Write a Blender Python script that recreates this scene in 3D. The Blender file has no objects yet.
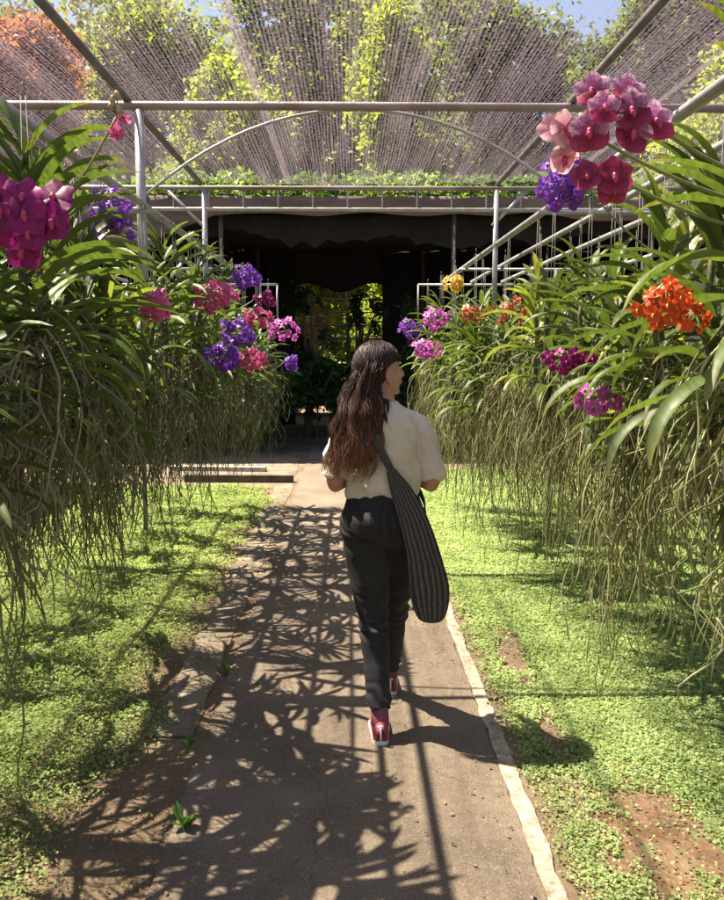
import bpy, math, random
import numpy as np
from mathutils import Vector, Matrix, Euler, noise
C = bpy.context.scene
COL = C.collection
R = math.radians

# ------------------------------------------------------------------ camera
cam_d = bpy.data.cameras.new('camera'); cam = bpy.data.objects.new('camera', cam_d); COL.objects.link(cam)
cam_d.sensor_fit = 'HORIZONTAL'; cam_d.sensor_width = 36; cam_d.lens = 36*845/724
cam_d.clip_start = .05; cam_d.clip_end = 2000
cam.location = (0, 0, 1.62)
cam.rotation_euler = (R(90-6.75), 0, R(-.95))
C.camera = cam
# ------------------------------------------------------------------ world, sun, exposure
SUN = Vector((.79, -.36, -1.62)).normalized()
w = bpy.data.worlds.new('World'); C.world = w; w.use_nodes = True
nt = w.node_tree; nt.nodes.clear()
sky = nt.nodes.new('ShaderNodeTexSky'); sky.sky_type = 'NISHITA'; sky.sun_disc = False
sky.sun_elevation = math.asin(-SUN.z); sky.sun_rotation = math.atan2(-SUN.x, -SUN.y)
sky.dust_density = 2.0
bg = nt.nodes.new('ShaderNodeBackground'); bg.inputs[1].default_value = .06
wo = nt.nodes.new('ShaderNodeOutputWorld')
nt.links.new(sky.outputs[0], bg.inputs[0]); nt.links.new(bg.outputs[0], wo.inputs[0])
sd = bpy.data.lights.new('sun', 'SUN'); sd.energy = 5; sd.angle = R(.5); sd.color = (1, .90, .72)
so = bpy.data.objects.new('sun', sd); COL.objects.link(so)
so.rotation_euler = SUN.to_track_quat('-Z', 'Y').to_euler(); so.location = (-10, 6, 20)
C.view_settings.view_transform = 'Standard'; C.view_settings.look = 'None'
C.view_settings.exposure = 1.98; C.view_settings.gamma = 1; C.view_settings.use_curve_mapping = False
C.render.engine = 'CYCLES'
C.cycles.transparent_max_bounces = 24; C.cycles.max_bounces = 6

# ------------------------------------------------------------------ materials
def nodes(name):
    m = bpy.data.materials.new(name); m.use_nodes = True
    t = m.node_tree; t.nodes.clear()
    out = t.nodes.new('ShaderNodeOutputMaterial')
    return m, t, out
def N(t, typ, **kw):
    n = t.nodes.new(typ)
    for k, v in kw.items(): setattr(n, k, v)
    return n
def L(t, a, b): t.links.new(a, b)
def coords(t, scale=(1,1,1), kind='Object'):
    tc = N(t, 'ShaderNodeTexCoord'); mp = N(t, 'ShaderNodeMapping'); mp.inputs['Scale'].default_value = scale
    if kind == 'World':
        g = N(t, 'ShaderNodeNewGeometry'); L(t, g.outputs['Position'], mp.inputs[0])
    else: L(t, tc.outputs[kind], mp.inputs[0])
    return mp.outputs[0]
def noise_n(t, vec, scale, detail=4, rough=.6):
    n = N(t, 'ShaderNodeTexNoise'); n.inputs['Scale'].default_value = scale
    n.inputs['Detail'].default_value = detail; n.inputs['Roughness'].default_value = rough
    L(t, vec, n.inputs['Vector']); return n.outputs['Fac']
def ramp(t, fac, stops):
    r = N(t, 'ShaderNodeValToRGB'); e = r.color_ramp.elements
    while len(e) < len(stops): e.new(.5)
    for i, (p, c) in enumerate(stops):
        e[i].position = p; e[i].color = (*c, 1) if len(c) == 3 else c
    L(t, fac, r.inputs[0]); return r.outputs[0]
def mix(t, fac, a, b, typ='MIX'):
    m = N(t, 'ShaderNodeMix', data_type='RGBA', blend_type=typ)
    for s, v in ((m.inputs[0], fac), (m.inputs[6], a), (m.inputs[7], b)):
        if hasattr(v, 'is_linked'): L(t, v, s)
        elif isinstance(v, (int, float)): s.default_value = v
        else: s.default_value = (*v, 1)
    return m.outputs[2]
def math_n(t, op, a, b=None, clamp=False):
    m = N(t, 'ShaderNodeMath', operation=op, use_clamp=clamp)
    for s, v in ((m.inputs[0], a), (m.inputs[1], b)):
        if v is None: continue
        if hasattr(v, 'is_linked'): L(t, v, s)
        else: s.default_value = v
    return m.outputs[0]
def bump(t, h, dist=.01, strength=1):
    b = N(t, 'ShaderNodeBump'); b.inputs['Distance'].default_value = dist; b.inputs['Strength'].default_value = strength
    L(t, h, b.inputs['Height']); return b.outputs[0]
def surf(t, out, color, rough=.6, bmp=None, trans=0, tcol=None, spec=.5, metal=0, sheen=0):
    p = N(t, 'ShaderNodeBsdfPrincipled'); p.inputs['Roughness'].default_value = rough if not hasattr(rough, 'is_linked') else .5
    if hasattr(rough, 'is_linked'): L(t, rough, p.inputs['Roughness'])
    p.inputs['Specular IOR Level'].default_value = spec; p.inputs['Metallic'].default_value = metal
    if sheen: p.inputs['Sheen Weight'].default_value = sheen
    if hasattr(color, 'is_linked'): L(t, color, p.inputs['Base Color'])
    else: p.inputs['Base Color'].default_value = (*color, 1)
    if bmp: L(t, bmp, p.inputs['Normal'])
    s = p.outputs[0]
    if trans:
        tr = N(t, 'ShaderNodeBsdfTranslucent'); tc = tcol if tcol is not None else color
        if hasattr(tc, 'is_linked'): L(t, tc, tr.inputs[0])
        else: tr.inputs[0].default_value = (*tc, 1)
        mx = N(t, 'ShaderNodeMixShader'); mx.inputs[0].default_value = trans
        L(t, s, mx.inputs[1]); L(t, tr.outputs[0], mx.inputs[2]); s = mx.outputs[0]
    L(t, s, out.inputs[0])
def simple(name, c1, c2, scale=20, rough=.6, b=.002, metal=0, trans=0, kind='Object', spec=.5, stretch=(1,1,1), obj_var=0, sheen=0):
    m, t, out = nodes(name); v = coords(t, stretch, kind)
    f = noise_n(t, v, scale)
    col = ramp(t, f, [(.32, c1), (.68, c2)])
    if obj_var:
        oi = N(t, 'ShaderNodeObjectInfo'); h = N(t, 'ShaderNodeHueSaturation')
        hv = N(t, 'ShaderNodeMapRange'); hv.inputs[3].default_value = 1-obj_var; hv.inputs[4].default_value = 1+obj_var
        L(t, oi.outputs['Random'], hv.inputs[0]); L(t, hv.outputs[0], h.inputs['Value'])
        hh = N(t, 'ShaderNodeMapRange'); hh.inputs[3].default_value = .5-obj_var*.06; hh.inputs[4].default_value = .5+obj_var*.06
        mu = math_n(t, 'FRACT', math_n(t, 'MULTIPLY', oi.outputs['Random'], 7.31)); L(t, mu, hh.inputs[0]); L(t, hh.outputs[0], h.inputs['Hue'])
        L(t, col, h.inputs['Color']); col = h.outputs[0]
    bm = bump(t, noise_n(t, v, scale*3), b) if b else None
    surf(t, out, col, rough, bm, trans, spec=spec, metal=metal, sheen=sheen)
    return m

def leaf_mat(name, dark, light, tip, trans=.35, rough=.38, var=.25, scale=3, spec=.5):
    m, t, out = nodes(name)
    v = coords(t)
    at = N(t, 'ShaderNodeAttribute', attribute_name='t')     # 0 at the leaf base, 1 at its tip
    at2 = N(t, 'ShaderNodeAttribute', attribute_name='r')    # a random number for each leaf
    c = mix(t, noise_n(t, v, scale), dark, light)
    c = mix(t, math_n(t, 'MULTIPLY', at2.outputs['Fac'], .6), c, light)
    tipf = math_n(t, 'MULTIPLY', math_n(t, 'SUBTRACT', at.outputs['Fac'], .8, True), math_n(t, 'MULTIPLY', at2.outputs['Fac'], 6), True)
    c = mix(t, tipf, c, tip)
    oi = N(t, 'ShaderNodeObjectInfo'); h = N(t, 'ShaderNodeHueSaturation')
    mr = N(t, 'ShaderNodeMapRange'); mr.inputs[3].default_value = 1-var; mr.inputs[4].default_value = 1+var
    L(t, oi.outputs['Random'], mr.inputs[0]); L(t, mr.outputs[0], h.inputs['Value']); L(t, c, h.inputs['Color'])
    surf(t, out, h.outputs[0], rough, None, trans, mix(t, 1.0, h.outputs[0], (1.6, 1.7, .7), 'MULTIPLY'), spec)
    return m

M = {}
M['leaf'] = leaf_mat('orchid_leaf', (.034,.06,.018), (.115,.155,.04), (.20,.14,.05), .3, rough=.5, spec=.35)
M['leaf_dry'] = leaf_mat('orchid_leaf_yellowing', (.10,.13,.03), (.22,.22,.06), (.25,.15,.05), .35)
def root_mat(name, cs):
    m, t, out = nodes(name); at = N(t, 'ShaderNodeAttribute', attribute_name='r'); at2 = N(t, 'ShaderNodeAttribute', attribute_name='t'); v = coords(t, (1,1,.25))
    c = ramp(t, at.outputs['Fac'], cs); c = mix(t, math_n(t, 'MULTIPLY', noise_n(t, v, 60, 2), .7), c, tuple(x*.5 for x in cs[1][1]))
    c = mix(t, math_n(t, 'MULTIPLY', math_n(t, 'SUBTRACT', at2.outputs['Fac'], .82, True), 3, True), c, (.20,.30,.07))
    surf(t, out, c, .75, None, .12); return m
M['root'] = root_mat('aerial_root_shaded', [(.05,(.06,.055,.028)), (.5,(.17,.16,.07)), (.95,(.38,.36,.24))])  # left roots: dark tone of their shaded side painted in
M['root_sunlit'] = root_mat('aerial_root_sunlit', [(.05,(.08,.075,.035)), (.5,(.27,.28,.09)), (.95,(.48,.46,.25))])  # right roots: yellow-green of the sun on them put into the colour
M['stem'] = simple('orchid_stem', (.06,.07,.03), (.13,.10,.05), 20, .7)
M['spike'] = simple('flower_stalk', (.12,.16,.05), (.2,.2,.08), 20, .5)
M['wire'] = simple('hanger_wire', (.10,.095,.09), (.17,.16,.15), 30, .6, 0)
M['pipe'] = simple('galvanised_pipe', (.30,.28,.28), (.46,.44,.44), 12, .45, .0008, metal=.35, kind='World')
M['pipe_dark'] = simple('weathered_pipe', (.10,.085,.085), (.2,.17,.165), 9, .6, .001, metal=.2, kind='World')
M['pipe_rust'] = simple('rusty_pipe', (.16,.10,.08), (.34,.29,.28), 5, .6, .001, metal=.15, kind='World', stretch=(.6,1,1))
M['pipe_pale'] = simple('pale_rail', (.30,.28,.26), (.46,.43,.40), 10, .5, .0008, kind='World')
M['black_cloth'] = simple('black_shade_cloth', (.006,.005,.007), (.014,.012,.015), 30, .9, .003, kind='World')
M['brown_cloth'] = simple('dusty_brown_cloth', (.085,.055,.045), (.17,.115,.09), 2.5, .9, .006, kind='World', stretch=(.5,1,2))
M['skin'] = simple('skin', (.42,.22,.15), (.50,.28,.19), 12, .5, .0003, spec=.35)
M['eye'] = simple('eye_white', (.35,.33,.31), (.40,.38,.36), 3, .2, 0)
M['sole'] = simple('shoe_sole', (.55,.5,.45), (.7,.66,.6), 40, .7, .0005)
M['shoe'] = simple('pink_canvas', (.30,.04,.065), (.42,.075,.105), 60, .8, .0008)
M['lace'] = simple('shoe_lace', (.6,.5,.5), (.7,.6,.6), 60, .8, .0003)
M['sock'] = simple('sock_knit', (.14,.035,.05), (.24,.07,.09), 80, .9, .0008)
M['timber'] = simple('weathered_timber', (.05,.04,.03), (.13,.10,.075), 6, .8, .004, kind='World')
M['concrete'] = simple('pale_concrete', (.30,.27,.22), (.5,.46,.38), 14, .85, .004, kind='World')
M['bark'] = simple('bark', (.05,.035,.025), (.14,.10,.07), 5, .9, .02, stretch=(1,1,.3))

def tree_leaf(name, a, b, trans=.5, spec=.4):
    m, t, out = nodes(name); at = N(t, 'ShaderNodeAttribute', attribute_name='r')
    c = mix(t, at.outputs['Fac'], a, b)
    surf(t, out, c, .5, None, trans, mix(t, 1.0, c, (1.7, 1.7, .8), 'MULTIPLY'), spec); return m
M['t_green'] = tree_leaf('tree_leaf_green', (.035,.06,.015), (.15,.19,.035))
M['t_mid'] = tree_leaf('tree_leaf_sunny_green', (.07,.11,.02), (.24,.27,.04), .55)  # sunlit yellowing of the leaves put into the colour
M['t_yellow'] = tree_leaf('tree_leaf_yellow_green', (.12,.17,.02), (.30,.34,.04), .55)
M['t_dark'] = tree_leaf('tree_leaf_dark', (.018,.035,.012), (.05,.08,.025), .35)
M['t_red'] = tree_leaf('tree_leaf_flame', (.22,.075,.045), (.38,.16,.10), .45)
M['vine'] = tree_leaf('vine_leaf', (.05,.10,.02), (.22,.32,.07), .45)
M['shrub'] = tree_leaf('shrub_leaf', (.03,.06,.02), (.09,.15,.04), .35)
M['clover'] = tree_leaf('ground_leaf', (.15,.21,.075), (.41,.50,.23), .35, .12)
M['clover_l'] = tree_leaf('ground_leaf_shaded', (.11,.16,.045), (.36,.43,.17), .35, .12)  # darker copy for the left side, its shade put into the colour
M['weed'] = tree_leaf('weed_leaf', (.06,.12,.02), (.14,.24,.05), .35)

# T-shirt
m, t, out = nodes('cream_jersey'); v = coords(t)
c = ramp(t, noise_n(t, v, 6), [(.3, (.62,.55,.45)), (.7, (.72,.66,.56))])
surf(t, out, c, .9, bump(t, noise_n(t, v, 500, 1), .0006, .6), .12, spec=.2, sheen=.2); M['shirt'] = m
# jeans
m, t, out = nodes('black_denim'); v = coords(t)
c = ramp(t, noise_n(t, v, 7, 6), [(.35, (.009,.008,.010)), (.75, (.028,.025,.030))])
wv = N(t, 'ShaderNodeTexWave'); wv.inputs['Scale'].default_value = 260; L(t, v, wv.inputs[0])
surf(t, out, c, .75, bump(t, wv.outputs['Fac'], .0006, .5), spec=.4); M['denim'] = m
# hair: dark at the crown, auburn at the ends (dye plus sunlit tips painted in)
m, t, out = nodes('ombre_sunlit_hair')
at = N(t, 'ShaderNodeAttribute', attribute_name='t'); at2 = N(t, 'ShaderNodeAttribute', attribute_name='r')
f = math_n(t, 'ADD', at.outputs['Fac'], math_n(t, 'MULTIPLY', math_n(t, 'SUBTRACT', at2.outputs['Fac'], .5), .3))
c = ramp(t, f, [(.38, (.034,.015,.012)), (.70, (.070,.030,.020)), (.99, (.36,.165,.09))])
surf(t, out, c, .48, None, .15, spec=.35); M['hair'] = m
# bag: stripes run down its length
m, t, out = nodes('striped_woven_cloth')
at = N(t, 'ShaderNodeAttribute', attribute_name='u'); v = coords(t)
uu = math_n(t, 'ADD', at.outputs['Fac'], math_n(t, 'MULTIPLY', math_n(t, 'SUBTRACT', noise_n(t, v, 14, 3), .5), .10))
fr = math_n(t, 'FRACT', math_n(t, 'MULTIPLY', uu, 7))
st = math_n(t, 'GREATER_THAN', fr, .62)
st2 = math_n(t, 'GREATER_THAN', math_n(t, 'FRACT', math_n(t, 'MULTIPLY', uu, 19)), .7)
c = mix(t, math_n(t, 'MULTIPLY', st, math_n(t, 'ADD', noise_n(t, v, 60, 3), .1)), (.020,.018,.019), (.13,.12,.11)); c = mix(t, math_n(t, 'MULTIPLY', st2, math_n(t, 'MULTIPLY', noise_n(t, v, 35, 3), .6)), c, (.11,.095,.09))
surf(t, out, c, .9, bump(t, noise_n(t, v, 400, 1), .001, .7)); M['bag'] = m

# shade netting: threads and moire bands run along the house (world Y), holes between them
m, t, out = nodes('shade_netting')
geo = N(t, 'ShaderNodeNewGeometry'); sp = N(t, 'ShaderNodeSeparateXYZ'); L(t, geo.outputs['Position'], sp.inputs[0])
def strip(sx, sy, detail=3):
    cm = N(t, 'ShaderNodeCombineXYZ'); L(t, math_n(t, 'MULTIPLY', sp.outputs[0], sx), cm.inputs[0]); L(t, math_n(t, 'MULTIPLY', sp.outputs[1], sy), cm.inputs[1])
    return noise_n(t, cm.outputs[0], 1, detail, .65)
band = strip(7, .35); fine = strip(95, 1.2, 2); knots = strip(70, 42, 1)
thr = math_n(t, 'ABSOLUTE', math_n(t, 'SUBTRACT', math_n(t, 'FRACT', math_n(t, 'MULTIPLY', math_n(t, 'ADD', sp.outputs[0], math_n(t, 'MULTIPLY', band, .05)), 56)), .5))  # 0..0.5
a = math_n(t, 'MULTIPLY', thr, .75)
a = math_n(t, 'ADD', a, math_n(t, 'MULTIPLY', math_n(t, 'SUBTRACT', fine, .5), .8))
a = math_n(t, 'ADD', a, math_n(t, 'MULTIPLY', math_n(t, 'SUBTRACT', band, .5), .75))
a = math_n(t, 'ADD', a, math_n(t, 'MULTIPLY', math_n(t, 'SUBTRACT', knots, .5), 1.1))
for sx in (-2.25, -.42, 1.62):       # overlapping seams between the widths of netting
    d_ = math_n(t, 'ABSOLUTE', math_n(t, 'SUBTRACT', math_n(t, 'ADD', sp.outputs[0], math_n(t, 'MULTIPLY', band, .04)), sx))
    a = math_n(t, 'ADD', a, math_n(t, 'MULTIPLY', math_n(t, 'LESS_THAN', d_, .022), .28))
dens = math_n(t, 'ADD', a, .09, True)
dens = math_n(t, 'MINIMUM', dens, .86)
pr = N(t, 'ShaderNodeBsdfDiffuse'); pr.inputs[0].default_value = (.10,.082,.095,1)
tl = N(t, 'ShaderNodeBsdfTranslucent'); tl.inputs[0].default_value = (.175,.14,.165,1)
ms = N(t, 'ShaderNodeMixShader'); ms.inputs[0].default_value = .6; L(t, pr.outputs[0], ms.inputs[1]); L(t, tl.outputs[0], ms.inputs[2])
tp = N(t, 'ShaderNodeBsdfTransparent')
m2 = N(t, 'ShaderNodeMixShader'); L(t, dens, m2.inputs[0]); L(t, tp.outputs[0], m2.inputs[1]); L(t, ms.outputs[0], m2.inputs[2])
L(t, m2.outputs[0], out.inputs[0]); M['net'] = m

# ground: brown soil with green film and a reddish muddy patch
m, t, out = nodes('soil'); v = coords(t, kind='World')
c = ramp(t, noise_n(t, v, 1.7, 8), [(.3, (.085,.052,.03)), (.5, (.145,.095,.055)), (.7, (.21,.15,.095))])
c = mix(t, math_n(t, 'MULTIPLY', math_n(t, 'GREATER_THAN', noise_n(t, v, 60, 3), .62), .6), c, (.32,.26,.19))
surf(t, out, c, .9, bump(t, noise_n(t, v, 35, 8, .7), .02, .8)); M['soil'] = m
m, t, out = nodes('wet_red_mud'); v = coords(t, kind='World')
c = ramp(t, noise_n(t, v, 7, 8), [(.3, (.075,.04,.024)), (.55, (.155,.085,.047)), (.75, (.22,.145,.085))])
c = mix(t, math_n(t, 'MULTIPLY', math_n(t, 'GREATER_THAN', noise_n(t, v, 16, 5), .6), .7), c, (.10,.13,.04))
surf(t, out, c, ramp(t, noise_n(t, v, 5), [(.4, (.2,)*3), (.6, (.7,)*3)]), bump(t, noise_n(t, v, 30, 8), .012)); M['mud'] = m
m, t, out = nodes('green_film_on_soil'); v = coords(t, kind='World')
c = ramp(t, noise_n(t, v, 9, 8, .7), [(.34, (.13,.085,.045)), (.44, (.15,.17,.055)), (.7, (.30,.36,.13))])
surf(t, out, c, .9, bump(t, noise_n(t, v, 50, 8, .7), .02)); M['film'] = m
m, t, out = nodes('muddy_strip'); v = coords(t, kind='World')
c = ramp(t, noise_n(t, v, 5, 8, .7), [(.3, (.09,.065,.045)), (.5, (.17,.13,.09)), (.7, (.25,.20,.14))])
surf(t, out, c, .9, bump(t, noise_n(t, v, 80, 8), .008)); M['strip'] = m
# path: gritty worn mat over concrete
m, t, out = nodes('worn_path_mat'); v = coords(t, kind='World'); v2 = coords(t, (1,.25,1), 'World')
c = ramp(t, noise_n(t, v, 3.2, 8, .7), [(.3, (.095,.066,.045)), (.52, (.185,.135,.092)), (.72, (.255,.205,.155))])
c = mix(t, noise_n(t, v2, 9, 4), c, (.19,.15,.115))
c = mix(t, ramp(t, noise_n(t, v, 1.1, 5), [(.42, (0,0,0)), (.62, (.75,.75,.75))]), c, (.10,.075,.055))
vc = N(t, 'ShaderNodeTexVoronoi', feature='DISTANCE_TO_EDGE'); vc.inputs['Scale'].default_value = .9; wv_ = N(t, 'ShaderNodeVectorMath', operation='ADD'); nz_ = N(t, 'ShaderNodeTexNoise'); nz_.inputs['Scale'].default_value = 5; L(t, v, nz_.inputs[0]); sc_n = N(t, 'ShaderNodeVectorMath', operation='SCALE'); sc_n.inputs['Scale'].default_value = .25; L(t, nz_.outputs['Color'], sc_n.inputs[0]); L(t, v, wv_.inputs[0]); L(t, sc_n.outputs[0], wv_.inputs[1]); L(t, wv_.outputs[0], vc.inputs[0])
c = mix(t, math_n(t, 'MULTIPLY', math_n(t, 'LESS_THAN', vc.outputs[0], .003), .35), c, (.04,.03,.022))
c = mix(t, math_n(t, 'MULTIPLY', math_n(t, 'GREATER_THAN', noise_n(t, v, 170, 2), .60), .45), c, (.34,.29,.23))
c = mix(t, math_n(t, 'MULTIPLY', math_n(t, 'LESS_THAN', noise_n(t, v, 120, 2), .40), .5), c, (.05,.038,.028))
b1 = noise_n(t, v, 220, 3, .7)
surf(t, out, c, .85, bump(t, b1, .006, .9), spec=.3); M['path'] = m
m, t, out = nodes('chipped_pale_concrete'); v = coords(t, kind='World')
c = ramp(t, noise_n(t, v, 18, 8, .7), [(.36, (.16,.125,.09)), (.5, (.33,.28,.21)), (.68, (.42,.37,.29))])
surf(t, out, c, .9, bump(t, noise_n(t, v, 60, 8), .01)); M['edge'] = m

def petal_mat(name, inner, mid, rim, vein=.5, trans=.42):
    m, t, out = nodes(name)
    at = N(t, 'ShaderNodeAttribute', attribute_name='t'); v = coords(t)
    c = ramp(t, at.outputs['Fac'], [(.05, inner), (.4, mid), (1, rim)])
    vo = N(t, 'ShaderNodeTexVoronoi', feature='DISTANCE_TO_EDGE'); vo.inputs['Scale'].default_value = 130; L(t, v, vo.inputs[0])
    f = math_n(t, 'MULTIPLY', math_n(t, 'LESS_THAN', vo.outputs[0], .12), vein)
    c = mix(t, f, c, tuple(x*.45 for x in mid))
    oi = N(t, 'ShaderNodeObjectInfo'); h = N(t, 'ShaderNodeHueSaturation')
    mr = N(t, 'ShaderNodeMapRange'); mr.inputs[3].default_value = .75; mr.inputs[4].default_value = 1.2
    L(t, oi.outputs['Random'], mr.inputs[0]); L(t, mr.outputs[0], h.inputs['Value']); L(t, c, h.inputs['Color'])
    surf(t, out, h.outputs[0], .45, None, trans, spec=.35); return m
PET = {
 'magenta': ((.4,.08,.25), (.27,.010,.14), (.24,.008,.14)),
 'burgundy': ((.4,.10,.1), (.27,.010,.06), (.42,.05,.14)),
 'mauve': ((.38,.08,.22), (.46,.13,.33), (.74,.50,.64)),
 'purple': ((.7,.5,.8), (.24,.055,.52), (.30,.08,.60)),
 'violet': ((.4,.2,.6), (.15,.03,.42), (.20,.045,.50)),
 'pink': ((.85,.5,.5), (.68,.07,.27), (.74,.15,.36)),
 'orchid': ((.9,.6,.8), (.62,.09,.52), (.70,.20,.62)),
 'blush': ((.6,.25,.3), (.64,.30,.38), (.78,.52,.55)),
 'orange': ((.8,.25,.03), (.72,.085,.012), (.80,.13,.03)),
 'salmon': ((.5,.1,.03), (.62,.17,.07), (.68,.26,.14)),
 'yellow': ((.7,.25,.02), (.80,.50,.03), (.85,.60,.08)),
}
for k, (a_, b_, c_) in PET.items(): M['p_'+k] = petal_mat(k+'_petal', a_, b_, c_, (.55 if k == 'mauve' else .28) if k in ('magenta','mauve','purple','orchid','burgundy') else .12)
M['p_lip'] = simple('flower_lip', (.35,.02,.10), (.5,.06,.18), 80, .4, 0, trans=.2)
M['p_lip_y'] = simple('flower_lip_yellow', (.6,.3,.03), (.7,.45,.08), 80, .4, 0, trans=.2)
M['bud'] = simple('flower_bud', (.28,.22,.10), (.45,.36,.2), 60, .5, 0, trans=.25)

# ------------------------------------------------------------------ mesh helpers
class MB:
    def __init__(s): s.v = []; s.f = []; s.mi = []; s.at = {}; s.cur = 0
    def add(s, vs, fs, **attrs):
        o = len(s.v); s.v += [tuple(p) for p in vs]; s.f += [tuple(i+o for i in f) for f in fs]; s.mi += [s.cur]*len(fs)
        for k, val in attrs.items():
            a = s.at.setdefault(k, []); a += [0.]*(o-len(a)); a += list(val) if hasattr(val, '__len__') else [val]*len(vs)
    def tube(s, pts, rad, n=8, cap=True, sx=1, **attrs):
        pts = [Vector(p) for p in pts]; rs = rad if hasattr(rad, '__len__') else [rad]*len(pts)
        vs = []; prev = None; m = len(pts)
        for i, p in enumerate(pts):
            d = (pts[min(i+1, m-1)] - pts[max(i-1, 0)]).normalized()
            if prev is None: x = d.orthogonal().normalized() if abs(d.z) > .95 else d.cross(Vector((0,0,1))).normalized()
            else: x = (prev - d*prev.dot(d)).normalized()
            prev = x; y = d.cross(x)
            for k in range(n):
                a = 2*math.pi*k/n; vs.append(p + x*math.cos(a)*rs[i]*sx + y*math.sin(a)*rs[i])
        fs = [(i*n+k, i*n+(k+1) % n, (i+1)*n+(k+1) % n, (i+1)*n+k) for i in range(m-1) for k in range(n)]
        if cap: fs += [tuple(reversed(range(n))), tuple((m-1)*n+k for k in range(n))]
        at = {k: (val if not callable(val) else [val(i/(m-1)) for i in range(m) for _ in range(n)]) for k, val in attrs.items()}
        s.add(vs, fs, **at)
    def loft(s, rings, n=28, cap=True):      # rings: (x, y, z, rx, ry[, power])
        vs = []
        for r in rings:
            pw = r[5] if len(r) > 5 else 1
            for k in range(n):
                a = 2*math.pi*k/n; ca, sa = math.cos(a), math.sin(a)
                ca = math.copysign(abs(ca)**pw, ca); sa = math.copysign(abs(sa)**pw, sa)
                vs.append((r[0]+r[3]*ca, r[1]+r[4]*sa, r[2]))
        m = len(rings)
        fs = [(i*n+k, i*n+(k+1) % n, (i+1)*n+(k+1) % n, (i+1)*n+k) for i in range(m-1) for k in range(n)]
        if cap: fs += [tuple(reversed(range(n))), tuple((m-1)*n+k for k in range(n))]
        s.add(vs, fs)
    def ell(s, c, r, mat=None, nu=16, nv=10):
        vs = []; fs = []
        for j in range(nv+1):
            th = math.pi*j/nv
            for i in range(nu):
                ph = 2*math.pi*i/nu
                p = Vector((r[0]*math.sin(th)*math.cos(ph), r[1]*math.sin(th)*math.sin(ph), r[2]*math.cos(th)))
                if mat: p = mat @ p
                vs.append(p + Vector(c))
        for j in range(nv):
            for i in range(nu): fs.append((j*nu+i, (j+1)*nu+i, (j+1)*nu+(i+1) % nu, j*nu+(i+1) % nu))
        s.add(vs, fs)
    def box(s, c, d, rz=0):
        q = Matrix.Rotation(rz, 3, 'Z'); vs = [q @ Vector((x*d[0]/2, y*d[1]/2, z*d[2]/2)) + Vector(c) for x in (-1,1) for y in (-1,1) for z in (-1,1)]
        s.add(vs, [(0,1,3,2),(4,6,7,5),(0,4,5,1),(2,3,7,6),(0,2,6,4),(1,5,7,3)])
    def mesh(s, name, mats, smooth=True):
        me = bpy.data.meshes.new(name); me.from_pydata(s.v, [], s.f)
        for mt in (mats if isinstance(mats, (list, tuple)) else [mats]): me.materials.append(mt)
        if any(s.mi): me.polygons.foreach_set('material_index', s.mi)
        for k, a in s.at.items():
            a = a + [0.]*(len(s.v)-len(a)); at = me.attributes.new(k, 'FLOAT', 'POINT'); at.data.foreach_set('value', a)
        if smooth: me.polygons.foreach_set('use_smooth', [True]*len(s.f))
        me.update(); return me
    def build(s, name, mats, parent=None, smooth=True, loc=None):
        return link(name, s.mesh(name, mats, smooth), parent, loc)
def link(name, me, parent=None, loc=None, rz=0):
    o = bpy.data.objects.new(name, me); COL.objects.link(o)
    if parent: o.parent = parent
    if loc is not None: o.location = loc
    if rz: o.rotation_euler.z = rz
    return o
def tag(o, label=None, cat=None, group=None, kind=None):
    if label: o['label'] = label
    if cat: o['category'] = cat
    if group: o['group'] = group
    if kind: o['kind'] = kind
    return o
def empty(name, loc, label=None, cat=None, group=None):
    o = bpy.data.objects.new(name, None); COL.objects.link(o); o.location = loc; o.empty_display_size = .1
    return tag(o, label, cat, group)
def fast_mesh(name, verts, faces, mat, attrs=None, smooth=False):
    me = bpy.data.meshes.new(name); nv, nf, k = len(verts), len(faces), faces.shape[1]
    me.vertices.add(nv); me.vertices.foreach_set('co', verts.astype(np.float32).ravel())
    me.loops.add(nf*k); me.loops.foreach_set('vertex_index', faces.astype(np.int32).ravel())
    me.polygons.add(nf); me.polygons.foreach_set('loop_start', (np.arange(nf)*k).astype(np.int32))
    for kk, a in (attrs or {}).items():
        at = me.attributes.new(kk, 'FLOAT', 'POINT'); at.data.foreach_set('value', a.astype(np.float32))
    me.materials.append(mat)
    if smooth: me.polygons.foreach_set('use_smooth', np.ones(nf, dtype=bool))
    me.update(calc_edges=True); return me
rng = np.random.default_rng(5); random.seed(5)
def leaves(name, centers, size, mat, up=0., aspect=.5, rvals=None):
    """folded little leaves: two quads about a midrib at each centre"""
    n = len(centers); d = rng.normal(size=(n,3)); d[:,2] *= (1-up*.7); d /= np.linalg.norm(d, axis=1)[:,None]
    nn = rng.normal(size=(n,3)); nn[:,2] = np.abs(nn[:,2]) + up*3; s = np.cross(d, nn); s /= np.linalg.norm(s, axis=1)[:,None]
    nn = np.cross(s, d); sz = np.asarray(size)[:,None]*np.ones((n,1))
    hw = s*sz*aspect*.5
    a = centers - d*sz*.5; b = centers + d*sz*.5 - nn*sz*.12; 
    m1 = centers + nn*sz*.04
    l = m1 + hw + nn*sz*.08; r_ = m1 - hw + nn*sz*.08
    V = np.stack([a, r_, b, l], 1).reshape(-1,3)
    F = np.arange(n*4).reshape(n,4)
    rv = rng.random(n) if rvals is None else rvals
    return fast_mesh(name, V, F, mat, {'r': np.repeat(rv, 4)})

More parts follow.
